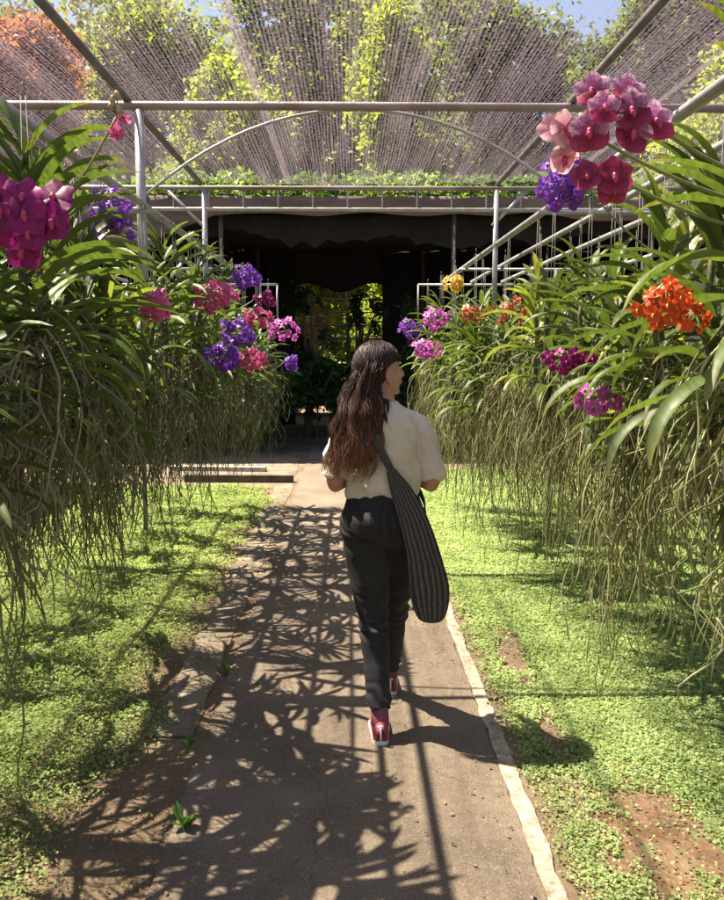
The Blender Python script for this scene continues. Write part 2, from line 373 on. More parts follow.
# ------------------------------------------------------------------ ground, path, lawns
def sheet(name, x0, x1, y0, y1, z, mat, nx=2, ny=2, jit=0, kind='structure', parent=None):
    xs = np.linspace(x0, x1, nx); ys = np.linspace(y0, y1, ny); vs = []
    for j, y in enumerate(ys):
        for i, x in enumerate(xs):
            e = jit if i in (0, nx-1) else 0
            vs.append((x + e*(noise.noise(Vector((y*6, i*7.7, z*90)))+.5*noise.noise(Vector((y*21, i*3.1, z*50)))), y, z))
    fs = [(j*nx+i, j*nx+i+1, (j+1)*nx+i+1, (j+1)*nx+i) for j in range(ny-1) for i in range(nx-1)]
    b = MB(); b.add(vs, fs); o = b.build(name, mat, parent, False); tag(o, kind=kind); return o
def patch(name, cx, cy, rx, ry, z, mat, seed=0, rot=0):
    vs = [(cx, cy, z)]; n = 200
    for k in range(n):
        a = 2*math.pi*k/n; q = 1 + .45*noise.noise(Vector((math.cos(a)*1.6+seed, math.sin(a)*1.6, seed))) + .22*noise.noise(Vector((math.cos(a)*6+seed, math.sin(a)*6, seed))) + .12*noise.noise(Vector((math.cos(a)*17+seed, math.sin(a)*17, seed)))
        x, y = rx*q*math.cos(a), ry*q*math.sin(a)
        vs.append((cx+x*math.cos(rot)-y*math.sin(rot), cy+x*math.sin(rot)+y*math.cos(rot), z))
    b = MB(); b.add(vs, [(0, 1+k, 1+(k+1) % n) for k in range(n)]); return tag(b.build(name, mat, None, False), kind='structure')
sheet('ground', -400, 400, -200, 700, 0, M['soil'])
sheet('green_soil_right', .95, 3.9, -.5, 11.5, .004, M['film'], 2, 260, .09)
sheet('green_soil_left', -3.9, -1.3, -.5, 10.2, .004, M['film'], 2, 400, .12)
sheet('path', -.60, .585, -1, 16, .008, M['path'], 2, 240, .012)
sheet('path_edge', .588, .648, -1, 11.5, .012, M['edge'], 2, 600, .010)
sheet('path_crossing', -3.6, -.7, 10.7, 12.7, .006, M['strip'], 2, 40, .05)
MUD = [(1.05,2.62,.24,.42,0), (.87,4.35,.10,.45,.1), (1.3,2.15,.3,.3,0), (.86,3.4,.05,.25,.1)]
for i, (cx, cy, rx, ry, ro) in enumerate(MUD[:3:2]): patch('mud', cx, cy, rx, ry, .008+.003*i, M['mud'], i*3.3, ro)

def ground_cover(name, x0, x1, y0, y1, mat, dens, hfun, keep, label):
    P = []; S = []; Rv = []
    y = y0
    while y < y1:
        dy = .25
        s = .0108 + .0024*max(0, y-2)
        n = int((x1-x0)*dy*dens*2*(.0125/s)**1.6)
        px = rng.uniform(x0, x1, n); py = rng.uniform(y, y+dy, n)
        for a, b in zip(px, py):
            k = keep(a, b)
            if k <= 0 or random.random() > k: continue
            h = hfun(a, b); q = noise.noise(Vector((a*4, b*4, 9)))*.5+.5
            P.append((a, b, .008+h*random.random()**.7)); S.append(s*random.uniform(.6, 1.4)); Rv.append(min(1, max(0, q*.7+random.random()*.45-.1)))
        y += dy
    me = leaves(name, np.array(P), np.array(S), mat, up=.7, aspect=.8, rvals=np.array(Rv))
    return tag(link(name, me), label, kind='stuff')
def fbm(x, y, s=1.): return noise.fractal(Vector((x*s, y*s, 3.7)), 1, 2, 4)
def keepR(x, y):
    e = x - .645 - .05*noise.noise(Vector((y*5, 0, 0)))
    k = min(1, max(.0, e/.10))
    for cx, cy, rx, ry, ro in MUD:
        d = math.hypot((x-cx)/rx, (y-cy)/ry)
        k *= min(1, max(.06, (d-.6+.6*noise.noise(Vector((x*9, y*9, 1))))*2.5))
    if noise.noise(Vector((x*2.2, y*2.2, 5))) < -.38: k *= .45
    return k
def keepL(x, y):
    e = -.83 - x - .24*noise.noise(Vector((y*1.3, 0, 3))) - .07*noise.noise(Vector((y*6, 0, 3)))
    k = min(1, max(.02, e/.26))
    if noise.noise(Vector((x*3, y*3, 5))) < -.25: k *= .75
    return k
ground_cover('ground_cover', .62, 3.6, 1.9, 11.2, M['clover'], 10500, lambda x, y: .010+.024*max(0, fbm(x, y, 2.5)+.2), keepR, 'bright green low creeping plants right of the path')
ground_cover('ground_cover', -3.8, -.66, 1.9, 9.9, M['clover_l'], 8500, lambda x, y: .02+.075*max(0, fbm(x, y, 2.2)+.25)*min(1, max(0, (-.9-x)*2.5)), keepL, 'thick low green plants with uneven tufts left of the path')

# weeds on the bare strip
def weed(x, y, s, label, n=9):
    r = empty('weed', (x, y, .004), label, 'weed', 'weeds on the bare soil strip')
    b = MB()
    for k in range(n):
        a = random.uniform(0, 6.28); h = s*random.uniform(.35, 1); tip = Vector((math.cos(a)*s*.7, math.sin(a)*s*.7, h))
        side = Vector((-math.sin(a), math.cos(a), 0))*s*.22; mid = tip*.55 + Vector((0,0,s*.2))
        b.add([(0,0,0), mid+side, tip, mid-side], [(0,1,2,3)], r=random.random())
    b.build('leaf_rosette', M['weed'], r, False)
for x, y, s, lb in ((-.565, 2.72, .075, 'small broad leaved weed sprouting at the left edge of the path'),
                 (-.66, 3.3, .05, 'tiny weed seedling on bare soil beside the left lawn'),
                 (-.62, 4.1, .05, 'weed tuft farther up the bare strip left of the path')): weed(x, y, s, lb)

# fallen bits on the path and bare soil
n = 420; px = rng.uniform(-1.0, .62, n); py = 2+rng.random(n)**1.3*8; px = np.where(rng.random(n) < .5, np.where(rng.random(n) < .5, .56-np.abs(rng.normal(0,.06,n)), -.6-np.abs(rng.normal(0,.15,n))), px)
lm = tree_leaf('dead_leaf', (.07,.04,.02), (.28,.19,.09), .1)
tag(link('leaf_litter', leaves('leaf_litter', np.stack([px, py, np.full(n, .016)], 1), rng.uniform(.006,.026,n), lm, up=1.)), 'small dead leaves and crumbs scattered on the path', kind='stuff')
# left strip board and kerbs
sheet('path_strip', -.86, -.66, 3.4, 10.2, .006, M['strip'], 2, 120, .02)
b = MB(); b.box((-1.35,10.35,.04), (1.35,.09,.10), R(-3)); tag(b.build('timber_edging', M['timber'], None, False), 'dark low timber edging at the far end of the left lawn', 'edging')
b = MB(); b.box((-1.75,11.3,.03), (1.3,.12,.07), R(-6)); tag(b.build('concrete_kerb', M['concrete'], None, False), 'pale concrete kerb behind the dark timber edging', 'kerb')

# ------------------------------------------------------------------ shade house frame
fr = empty('shade_house_frame', (0,4.4,0), 'metal pipe frame carrying the netting over the path', 'frame')
def pipe(name, pts, r, mat, parent, n=10, label=None):
    px = parent.location; b = MB(); b.tube([Vector(p)-px for p in pts], r, n); o = b.build(name, mat, parent)
    if label: o['label'] = label
    return o
ZR = 2.86
for x in (-1.10, 1.13): pipe('purlin', [(x,-1.5,ZR),(x,2,ZR+.004),(x,6.5,ZR)], .019, M['pipe_dark'], fr, label='dark pipe running along the roof')
for x in (-3.6, 3.6): pipe('purlin', [(x,-1.5,ZR),(x,6.5,ZR)], .019, M['pipe_dark'], fr)
pipe('crossbeam', [(-4.2,4.4,ZR-.035),(0,4.4,ZR-.03),(4.2,4.4,ZR-.035)], .021, M['pipe_rust'], fr, label='brown rusted cross pipe')
pipe('crossbeam', [(-4.2,-.4,ZR-.035),(4.2,-.4,ZR-.035)], .021, M['pipe_rust'], fr)
pipe('crossbeam', [(-4.2,6.5,ZR-.04),(4.2,6.5,ZR-.04)], .017, M['pipe_rust'], fr)
pipe('truss_rail', [(-4.2,6.5,2.665),(4.2,6.5,2.665)], .014, M['pipe_pale'], fr)
for i in range(33):
    x = -4.16+i*.26; pipe('truss_strut', [(x,6.5,2.665),(x,6.5,ZR-.04)], .006, M['pipe_pale'], fr, 6)
for x, y in ((-1.04,4.4), (-1.07,6.5), (1.115,6.5), (-3.6,4.4), (3.6,4.4), (-3.6,6.5), (3.6,6.5), (-3.6,-.4), (3.6,-.4)):
    pipe('post', [(x,y,-.02 if abs(x) > 2 else 1.65),(x,y,ZR-.05)], .024 if y < 6 else .02, M['pipe'], fr)
def arch(y, x0, x1, z0, z1, r, lb):
    pts = []
    for i in range(21):
        u = i/20*2-1; pts.append(((x0+x1)/2+u*(x1-x0)/2, y, z0+(z1-z0)*(1-abs(u)**2.1)))
    pipe('arch_brace', pts, r, M['pipe'], fr, 8, lb)
arch(4.46, -1.04, 1.13, 2.40, 2.83, .008, 'thin bowed brace under the cross pipe')
arch(2.75, -1.75, 1.75, 2.55, 3.02, .013, 'bowed pipe nearest the camera')
for s in (-1, 1):
    pipe('knee_brace', [(s*1.09,6.5,2.55),(s*1.35,6.5,2.81)], .012, M['pipe'], fr, 8)

# netting: a sagging sheet with long folds
nx, ny = 261, 61; xs = np.linspace(-4.3, 4.3, nx); ys = np.linspace(-3, 6.55, ny); vs = []
for y in ys:
    for x in xs:
        q = abs(((y+.4) % 4.85)/4.85-.5)*2
        z = ZR+.028 - .05*(1-q**2)*(.6+.4*math.cos(x*2.78)) + .022*noise.noise(Vector((x*9, y*.35, 0))) + .02*noise.noise(Vector((x*2.2, y*.6, 4)))
        vs.append((x, y, max(z, ZR+.022) if min(abs(x+1.1), abs(x-1.13)) < .04 else z))
b = MB(); b.add(vs, [(j*nx+i, j*nx+i+1, (j+1)*nx+i+1, (j+1)*nx+i) for j in range(ny-1) for i in range(nx-1)])
tag(b.build('shade_net', M['net']), 'see-through purplish shade netting stretched over the frame', 'shade net')
# side curtains of black cloth
def curtain(name, x, y0, y1, z1, label, sgn):
    nx_, nz = 140, 12; b = MB(); vs = []
    for j in range(nz):
        for i in range(nx_):
            y = y0+(y1-y0)*i/(nx_-1); z = z1*j/(nz-1)
            vs.append((x+.05*math.sin(y*7+math.sin(y*2.3)*2)*(1-.6*j/nz), y, z-.02+.03*noise.noise(Vector((y*2, 0, 0)))*(j == nz-1)))
    b.add(vs, [(j*nx_+i, j*nx_+i+1, (j+1)*nx_+i+1, (j+1)*nx_+i) for j in range(nz-1) for i in range(nx_-1)])
    o = b.build(name, M['black_cloth']); m_ = o.modifiers.new('thickness', 'SOLIDIFY'); m_.thickness = .006
    tag(o, label, 'curtain')
curtain('shade_curtain', -4.1, 2.0, 10.5, 2.6, 'black cloth side wall beyond the left flower rack', 1)
curtain('shade_curtain', 4.1, 2.0, 10.5, 2.8, 'black cloth side wall beyond the right flower rack', -1)

# ------------------------------------------------------------------ orchid racks
def rack(s, label):
    r = empty('hanging_rack', (s*1.3, 5, 0), label, 'rack', 'pipe racks the orchids hang from')
    for x in (1.0, 1.3, 1.62): pipe('rail', [(s*x, -.5, 2.33), (s*x, 4.5, 2.325), (s*x, 9.0, 2.33)], .016, M['pipe'], r)
    pipe('rail', [(s*1.16, -.5, 2.42), (s*1.16, 9.0, 2.42)], .011, M['pipe_pale'], r)
    pipe('rail', [(s*2.3, -.5, 2.33), (s*2.3, 9.0, 2.33)], .016, M['pipe'], r)
    for y in (.8, 4.3, 7.3, 9.0):
        pipe('crossbar', [(s*(.74 if y == 9 else .95), y, 2.30), (s*2.35, y, 2.30)], .012, M['pipe_pale'], r)
        for x in ((1.77, 2.3) if y == 7.3 else (2.3,)): pipe('post', [(s*x, y, -.02), (s*x, y, 2.30)], .02, M['pipe_dark'], r)
    pipe('end_drop', [(s*.74, 9.0, 2.30), (s*.74, 9.0, 1.95)], .009, M['pipe_pale'], r)
rack(-1, 'left rack of long metal rails above the hanging orchids')
rack(1, 'right rack of long metal rails above the hanging orchids')

# ------------------------------------------------------------------ orchid plants
def strap_leaf(b, o, az, ph, length, wd, droop, n=9, r=0.):
    d2 = Vector((math.cos(az), math.sin(az), 0)); sd_ = Vector((-math.sin(az), math.cos(az), 0))
    p = Vector(o); vs = []; ts = []; tw = random.uniform(-.5, .5)
    for i in range(n+1):
        u = i/n; a = ph - droop*(u**1.3)
        dr = d2*math.cos(a) + Vector((0,0,1))*math.sin(a); nrm = -d2*math.sin(a) + Vector((0,0,1))*math.cos(a)
        wv = wd*(.62+.7*u if u < .35 else .87*max(0., 1-((u-.35)/.65)**3.6)+.02)*.62
        s2 = (sd_*math.cos(tw*u)+nrm*math.sin(tw*u)); n2 = nrm*math.cos(tw*u)-sd_*math.sin(tw*u)
        vs += [p - s2*wv + n2*wv*.45, p - n2*wv*.18, p + s2*wv + n2*wv*.45]; ts += [u]*3
        p = p + dr*length/n
    fs = []
    for i in range(n):
        k = i*3; fs += [(k, k+1, k+4, k+3), (k+1, k+2, k+5, k+4)]
    b.add(vs, fs, t=ts, r=r)
def foliage_mesh(seed, h=.55, ll=.36, wd=.034, n=22, spread=.5):
    random.seed(seed); b = MB()
    for i in range(n):
        u = i/(n-1); az = (0 if i % 2 else math.pi) + random.gauss(0, spread)
        ph = R(18+52*u+random.uniform(-14, 14)); dr = R(random.uniform(65, 120)*(1.1-.45*u))
        strap_leaf(b, (random.uniform(-.01,.01), random.uniform(-.01,.01), .02+h*u), az, ph, ll*random.uniform(.75, 1.15)*(1.05-.3*u*u), wd*random.uniform(.8,1.15), dr, r=random.random())
    return b.mesh('leaves', M['leaf'])
def stem_mesh(seed, h=.55):
    random.seed(seed); b = MB(); x = y = 0; pts = []
    for i in range(7): pts.append((x, y, -.03+h*i/6)); x += random.uniform(-.012,.012); y += random.uniform(-.012,.012)
    b.tube(pts, [.012,.012,.012,.011,.011,.010,.008], 7); return b.mesh('stem', M['stem'])
def roots_mesh(seed, n=42, lo=.45, hi=1.15, spread=.17, mat='root', rad=.0032):
    random.seed(seed); b = MB()
    for i in range(n):
        a = random.uniform(0, 6.28); z = random.uniform(-.02, .28); ln = random.uniform(lo, hi)*(1 if random.random() < .8 else .5)
        out = spread*random.uniform(.15, 1.); m_ = 15; pts = []; ph1, ph2 = random.uniform(0, 6.28), random.uniform(0, 6.28); kx, ky = random.gauss(0,.05), random.gauss(0,.05)
        am = random.uniform(.006, .045); fq = random.uniform(2, 5.5); x0 = random.gauss(0, .035); y0 = random.gauss(0, .035)
        for k in range(m_+1):
            u = k/m_; e = 1-math.exp(-u*5); zz = z + .03*math.sin(min(1, u*6)*3.14) - ln*u**1.15
            pts.append((math.cos(a)*out*e + x0*e + am*math.sin(u*fq*3+ph1)*(.3+u) + kx*u, math.sin(a)*out*e + y0*e + am*math.cos(u*fq*2.6+ph2)*(.3+u) + ky*u, zz))
        r0 = rad*random.choice((.55,.7,.9,1.1,1.4)); rr_ = random.random(); b.tube(pts, [r0*(1-.45*k/m_)*(1+.18*math.sin(k*2.3+ph1)) for k in range(m_+1)], 5, t=lambda q_: q_, r=rr_)
        if random.random() < .45:      # a side root
            k = random.randint(3, 9); p = Vector(pts[k]); a2 = random.uniform(0, 6.28); q = [p]
            for j in range(6): p = p + Vector((math.cos(a2)*.016, math.sin(a2)*.016, -.035*(.4+j*.2))) ; a2 += random.uniform(-.5,.5); q.append(p)
            b.tube(q, r0*.6, 4, t=.5, r=rr_)
    return b.mesh('roots', M[mat])
FOL = [foliage_mesh(10+i, h*1.05, l*1.04, w_*1.08, int(n*1.5), s_*1.15) for i, (h, l, w_, n, s_) in enumerate([(.55,.36,.034,22,.5),(.45,.32,.030,20,.7),(.62,.38,.036,26,.45),(.40,.27,.026,18,.9),(.5,.34,.030,24,1.1)])]
FOLD = []
for me in FOL[:3]:
    c_ = me.copy(); c_.materials.clear(); c_.materials.append(M['leaf_dry']); FOLD.append(c_)
STM = [stem_mesh(30+i, h) for i, h in enumerate([.55,.45,.62,.40,.5])]
RTS = [roots_mesh(50+i, 40, .3, .85) for i in range(4)]
RTS_LIT = [roots_mesh(60+i, 58, .45, 1.0, .19, 'root_sunlit', .0029) for i in range(4)]
RTSN = [roots_mesh(70+i, 42, .25, .72, .24, 'root', .0036) for i in range(3)]
RTSN_LIT = [roots_mesh(80+i, 50, .25, .76, .24, 'root_sunlit', .0034) for i in range(3)]
wire_b = MB()
for k in range(3):
    a = k*2.09+.4; wire_b.tube([(math.cos(a)*.05, math.sin(a)*.05, 0), (0,0,.5), ], .0014, 4)
WIRE = None
def wire_mesh(h):
    b = MB()
    for k in range(2):
        a = k*3.14+.6; b.tube([(math.cos(a)*.02, math.sin(a)*.02, .22), (math.cos(a)*.006, math.sin(a)*.006, h)], .0016, 4)
    b.tube([(0,0,h-.01),(0,.012,h+.02),(0,.002,h+.036),(0,-.01,h+.02)], .0016, 4)
    return b.mesh('hanger', M['wire'])
wires = {}
def plant(x, y, z, kind, label, group, side, rz=None, cat='orchid', dry=False, railz=2.33, near=False, scale=1.):
    r = empty('vanda_orchid', (x, y, z), label, cat, group); rz = random.uniform(0, 6.28) if rz is None else rz
    r.scale = (scale,)*3
    link('stem', STM[kind], r, rz=rz)
    link('leaves', (FOLD[kind % 3] if dry else FOL[kind]), r, rz=rz)
    pool = (RTSN_LIT if side > 0 else RTSN) if near else (RTS_LIT if side > 0 else RTS)
    link('roots', random.choice(pool), r, rz=random.uniform(0, 6.28))
    h = round((railz-.016-.02-z)/scale, 2)
    if h not in wires: wires[h] = wire_mesh(h)
    link('hanger', wires[h], r)
    return r

# flowers ------------------------------------------------
def petal(b, ang, length, width, cup, n=6, t0=0):
    ca, sa = math.cos(ang), math.sin(ang); vs = []; ts = []
    for i in range(n+1):
        u = i/n; wv = width*.5*(math.sin(math.pi*(.12+.80*u**.85))**.7) if u > 0 else width*.12
        if i == n: wv = width*.16
        for j in range(5):
            q = (j-2)/2; y_ = q*wv; x_ = u*length + (-.06*length*q*q if u > .5 else 0)
            z_ = cup*length*(u*u*.9) - .25*wv*q*q + .02*length*math.sin(u*9+q*4+ang*3)
            vs.append((x_*ca-y_*sa, x_*sa+y_*ca, z_)); ts.append(u)
    fs = [(i*5+j, i*5+j+1, (i+1)*5+j+1, (i+1)*5+j) for i in range(n) for j in range(4)]
    b.add(vs, fs, t=ts)
def flower_mesh(col, size, lip='p_lip', seed=0, low=None, wd=.62, cup=.12):
    random.seed(seed); b = MB(); L_ = size/2
    for k, a in enumerate((90, 162, 18, 234, 306)):
        b.cur = 1 if (low and k >= 3) else 0
        petal(b, R(a+random.uniform(-7,7)), L_*random.uniform(.92,1.06)*(1.06 if k >= 3 else 1), size*wd*(1.05 if k >= 3 else .92), cup+random.uniform(-.15,.15))
    b.cur = 2
    b.ell((0, -.04*size, .07*size), (.07*size, .09*size, .11*size), Matrix.Rotation(R(35), 3, 'X'), 8, 6)
    b.tube([(0,-.02*size,.06*size),(0,-.14*size,.14*size),(0,-.24*size,.12*size)], [.05*size,.08*size,.02*size], 6)
    return b.mesh('flower', [M['p_'+col], M['p_'+(low or col)], M[lip]])
FL = {}
def fl(col, size, **k):
    key = (col, size)
    if key not in FL: FL[key] = [flower_mesh(col, size, seed=hash_(col)+i, **k) for i in range(2)]
    return FL[key]
def hash_(s): return sum(ord(c)*(i+3) for i, c in enumerate(s)) % 997
def buds_mesh():
    b = MB(); b.ell((0,0,0), (.008,.008,.013), None, 8, 6); return b.mesh('bud', M['bud'])
BUD = buds_mesh()
def spike(root, centre, rad, n, meshes, stem_z=.3, flat=False, buds=0, bias=(0,-.95,.12), mesh2=None, budcol=None):
    """centre is in world space; rad = (rx, ry, rz) of the bloom cluster"""
    c = Vector(centre) - root.location; b = MB(); s0 = Vector((0,0,stem_z))
    top = c + Vector((0,0,rad[2]*.9)); mid = s0.lerp(c, .5) + Vector((0,0,-.03))
    pts = []
    for i in range(15):
        u = i/14; pts.append((s0*(1-u)**2 + mid*2*u*(1-u) + top*u*u))
    b.tube(pts, [.0045*(1-.4*i/14) for i in range(15)], 6)
    k = 0; cand = []; acc = []
    gold = 2.39996
    for i in range(n):
        v_ = 1-2*(i+.5)/n; q = math.sqrt(max(0,1-v_*v_)); a = gold*i
        acc.append(Vector((q*math.cos(a), q*math.sin(a), v_)))
    if flat:      # big blooms side by side, each facing out over the path
        acc = []
        for i in range(n):
            q = math.sqrt((i+.35)/n); a = gold*i+.4; acc.append(Vector((q*math.cos(a)*1.05, -.9*math.sqrt(max(0,1-q*q))+.2*random.uniform(-1,1), q*math.sin(a)*1.05)))
    locs = []
    for d in acc:
        p = c + Vector((d.x*rad[0], d.y*rad[1], d.z*rad[2]))*(1. if flat else random.choice((1., 1., .55))*random.uniform(.85, 1.05))
        locs.append((p, d)); ax = min(pts, key=lambda q_: (q_-p).length)
        b.tube([ax, ax.lerp(p, .5)+Vector((0,0,-.004)), p], .0018, 4)
    for i in range(buds):
        p = top + Vector((random.uniform(-.012,.012), random.uniform(-.012,.012), .012*i)); 
        b.tube([pts[-1], p], .002, 4)
        locs.append((p, None))
    sp_ = b.build('flower_spike', M['spike'], root)
    for p, d in locs:
        if d is None:
            o = link('bud', BUD, sp_, p); o.rotation_euler = (random.uniform(-.6,.6), random.uniform(-.6,.6), 0); continue
        ms = mesh2 if (mesh2 and d.z > .35) else meshes
        o = link('flower', random.choice(ms), sp_, p)
        f = (d*(.45 if flat else .8) + Vector(bias)).normalized(); q = f.to_track_quat('Z', 'Y')
        o.rotation_mode = 'QUATERNION'; o.rotation_quaternion = q @ Euler((random.uniform(-.25,.25), random.uniform(-.25,.25), random.uniform(-.3,.3))).to_quaternion()
        sc_ = random.uniform(.85, 1.12); o.scale = (sc_, sc_, sc_)
    return sp_

GL, GR = 'orchids hanging from the left rack', 'orchids hanging from the right rack'
taken = []
def fplant(x, y, z, kind, label, side, spikes, **kw):
    r = plant(x, y, z, kind, label, GL if side < 0 else GR, side, **kw)
    for s_ in spikes: spike(r, *s_[:4], **(s_[4] if len(s_) > 4 else {}))
    taken.append((side, x, y)); return r
random.seed(21)
mg = fl('magenta', .082); bur = fl('mauve', .068, low='burgundy'); bl = fl('blush', .07); pk = fl('pink', .06); pp = fl('purple', .064)
vi = fl('violet', .06); ob = fl('violet', .036, lip='p_lip'); pus = fl('purple', .042); oc = fl('orchid', .058); og = fl('orange', .040, lip='p_lip_y', wd=.5)
sa = fl('salmon', .05, lip='p_lip_y'); ye = fl('yellow', .055, lip='p_lip_y'); mgs = fl('magenta', .055)
# left rack
fplant(-1.0, 1.75, 1.36, 1, 'orchid nearest on the left with the largest deep magenta blooms', -1,
    [((-.655,1.78,1.885), (.078,.05,.064), 9, mg, dict(stem_z=.4, flat=True))], near=True, rz=.3)
fplant(-.86, 2.35, 1.44, 2, 'tall left orchid with a bud tipped spike and one pink bloom', -1,
    [((-.60,2.3,2.2), (.022,.02,.03), 3, fl('pink', .045), dict(stem_z=.45, buds=5))], near=True, rz=.1)
fplant(-1.08, 3.35, 1.62, 0, 'left orchid with a drooping spray of small purple blooms behind green leaves', -1,
    [((-.90,3.3,2.12), (.09,.05,.115), 44, pus, dict(stem_z=.35))])
fplant(-.98, 3.45, 1.5, 3, 'left orchid with one round bright pink bloom cluster among dark leaves', -1,
    [((-.765,3.4,1.795), (.06,.05,.055), 12, pk, dict(stem_z=.2))])
fplant(-.98, 4.6, 1.55, 0, 'left orchid with a large rosy pink cluster below the rails', -1,
    [((-.71,4.6,1.905), (.11,.07,.085), 18, fl('pink', .066), dict(stem_z=.35))])
fplant(-.98, 5.6, 1.6, 4, 'left orchid with pale purple blooms, highest cluster near the rails', -1,
    [((-.67,5.6,2.09), (.10,.06,.085), 18, pp, dict(stem_z=.4))])
fplant(-.97, 4.85, 1.3, 3, 'left orchid with deep violet blooms hanging below the rosy cluster', -1,
    [((-.70,4.8,1.60), (.12,.07,.085), 20, vi, dict(stem_z=.15))])
fplant(-.95, 5.2, 1.45, 1, 'left orchid with bright violet cluster between two pink clusters', -1,
    [((-.66,5.2,1.74), (.10,.06,.09), 18, pp, dict(stem_z=.2))])
fplant(-.95, 5.5, 1.25, 1, 'left orchid with low hot pink blooms below the violet cluster', -1,
    [((-.60,5.4,1.565), (.085,.05,.07), 13, fl('pink', .062), dict(stem_z=.2))])
fplant(-.92, 6.4, 1.6, 1, 'left orchid with a small crimson pink cluster under the pale purple one', -1,
    [((-.62,6.4,2.0), (.075,.05,.06), 11, mgs, dict(stem_z=.3))])
fplant(-.90, 6.7, 1.45, 1, 'left orchid with light pink blooms toward the far end', -1,
    [((-.50,6.6,1.78), (.12,.06,.085), 16, oc, dict(stem_z=.2))])
fplant(-.85, 7.0, 1.2, 3, 'farthest left orchid in bloom with a small violet cluster', -1,
    [((-.46,6.85,1.51), (.06,.04,.06), 10, vi, dict(stem_z=.15))])
fplant(-.95, 6.0, 1.4, 4, 'left orchid with rose pink blooms beside the light pink cluster', -1,
    [((-.62,5.9,1.85), (.10,.05,.07), 14, pk, dict(stem_z=.3))])
# right rack
fplant(1.0, 2.0, 1.44, 2, 'orchid nearest on the right with big mauve and burgundy blooms', 1,
    [((.565,1.72,1.995), (.070,.05,.056), 7, bur, dict(stem_z=.5, flat=True)), ((.545,1.71,1.895), (.045,.03,.016), 3, fl('burgundy', .066), dict(stem_z=.4, flat=True)),
     ((.475,1.74,1.97), (.02,.03,.045), 3, bl, dict(stem_z=.45, flat=True))], near=True, rz=.4, scale=1.12)
fplant(1.05, 2.85, 1.42, 0, 'right orchid with a dense ball of small violet purple blooms', 1,
    [((.725,2.9,2.18), (.075,.06,.095), 46, fl('purple', .045, wd=.7), dict(stem_z=.5))], near=True)
fplant(1.02, 2.35, 1.35, 2, 'right orchid with vivid orange red blooms against broad leaves', 1,
    [((.755,2.03,1.735), (.068,.04,.055), 26, og, dict(stem_z=.3)), ((.85,2.1,1.70), (.045,.03,.04), 10, og, dict(stem_z=.3))], near=True, rz=.2)
fplant(1.05, 3.4, 1.35, 4, 'right orchid with a flat purple magenta cluster', 1,
    [((.87,3.3,1.58), (.095,.04,.045), 13, fl('magenta', .052), dict(stem_z=.2))])
fplant(1.02, 3.0, 1.2, 1, 'right orchid with light pink mauve blooms, lowest cluster on the right', 1,
    [((.865,2.9,1.45), (.075,.04,.045), 9, fl('orchid', .062), dict(stem_z=.2))])
fplant(1.12, 5.0, 1.35, 1, 'right orchid with loose salmon and brown blooms', 1,
    [((.90,4.75,1.84), (.10,.05,.07), 10, sa, dict(stem_z=.3))])
fplant(1.12, 6.1, 1.4, 1, 'right orchid with a small pale orange cluster at mid distance', 1,
    [((.86,5.85,1.87), (.09,.05,.055), 11, fl('salmon', .06, lip='p_lip_y'), dict(stem_z=.3))])
fplant(1.0, 6.35, 1.38, 4, 'right orchid with the only yellow blooms', 1,
    [((.78,6.2,2.10), (.075,.05,.075), 14, ye, dict(stem_z=.4))])
fplant(.98, 7.3, 1.5, 1, 'right orchid with the upper magenta cluster toward the far end', 1,
    [((.76,7.2,1.88), (.12,.06,.09), 18, fl('orchid', .066), dict(stem_z=.3))])
fplant(.90, 8.1, 1.4, 3, 'right orchid with purple blooms closest to the dark background', 1,
    [((.59,8.0,1.81), (.12,.06,.11), 18, fl('purple', .066), dict(stem_z=.3))])
fplant(.95, 7.5, 1.3, 1, 'right orchid with the lower bright pink magenta cluster at the far end', 1,
    [((.69,7.4,1.63), (.13,.06,.085), 18, fl('orchid', .066), dict(stem_z=.25))])
fplant(1.1, 1.6, 1.42, 4, 'right orchid at the frame edge with a few orange petals up high', 1,
    [((.80,1.75,2.16), (.02,.02,.03), 3, og, dict(stem_z=.45))], near=True)

ORD = ['first','second','third','fourth','fifth','sixth','seventh','eighth','ninth','tenth','eleventh','twelfth','thirteenth','fourteenth','fifteenth','sixteenth','seventeenth','eighteenth','nineteenth','twentieth']
random.seed(33)
for side in (-1, 1):
    for row, (x0, ystart, step, zz) in enumerate(((1.0, 1.5, .42, 1.38), (1.3, 1.75, .5, 1.42), (1.62, 1.9, .6, 1.42), (2.3, 3.0 if side > 0 else 2.0, .75 if side > 0 else .5, 1.42))):  # left outermost row, mostly unseen, starts nearer and denser: added for shade
        y = ystart; k = 0
        while y < 8.9:
            xx = x0 + random.uniform(-.05,.05) - (max(0, y-5)*.055 if row == 0 else 0)
            if not any(s_ == side and abs(ax-side*xx) < .16 and abs(ay-y) < .2 for s_, ax, ay in taken):
                far = y > 5
                kd = random.choice([0,1,2,4] if not far else [0,1,3,4,4])
                nm = ['inner', 'second', 'third', 'outermost'][row]; sd_n = 'left' if side < 0 else 'right'
                plant(side*xx, y, zz+random.uniform(-.22,.10)-(.16 if row > 0 and y < 5 else 0)-(.12 if row == 0 and y < 2.3 else 0), kd, f'flowerless orchid, {ORD[k]} from the front on the {nm} rail of the {sd_n} rack', GL if side < 0 else GR, side, dry=random.random() < .14, near=y < 3.2)
                k += 1
            y += step*random.uniform(.85, 1.15)*(.78 if side < 0 and row < 2 and y < 3.6 else 1)

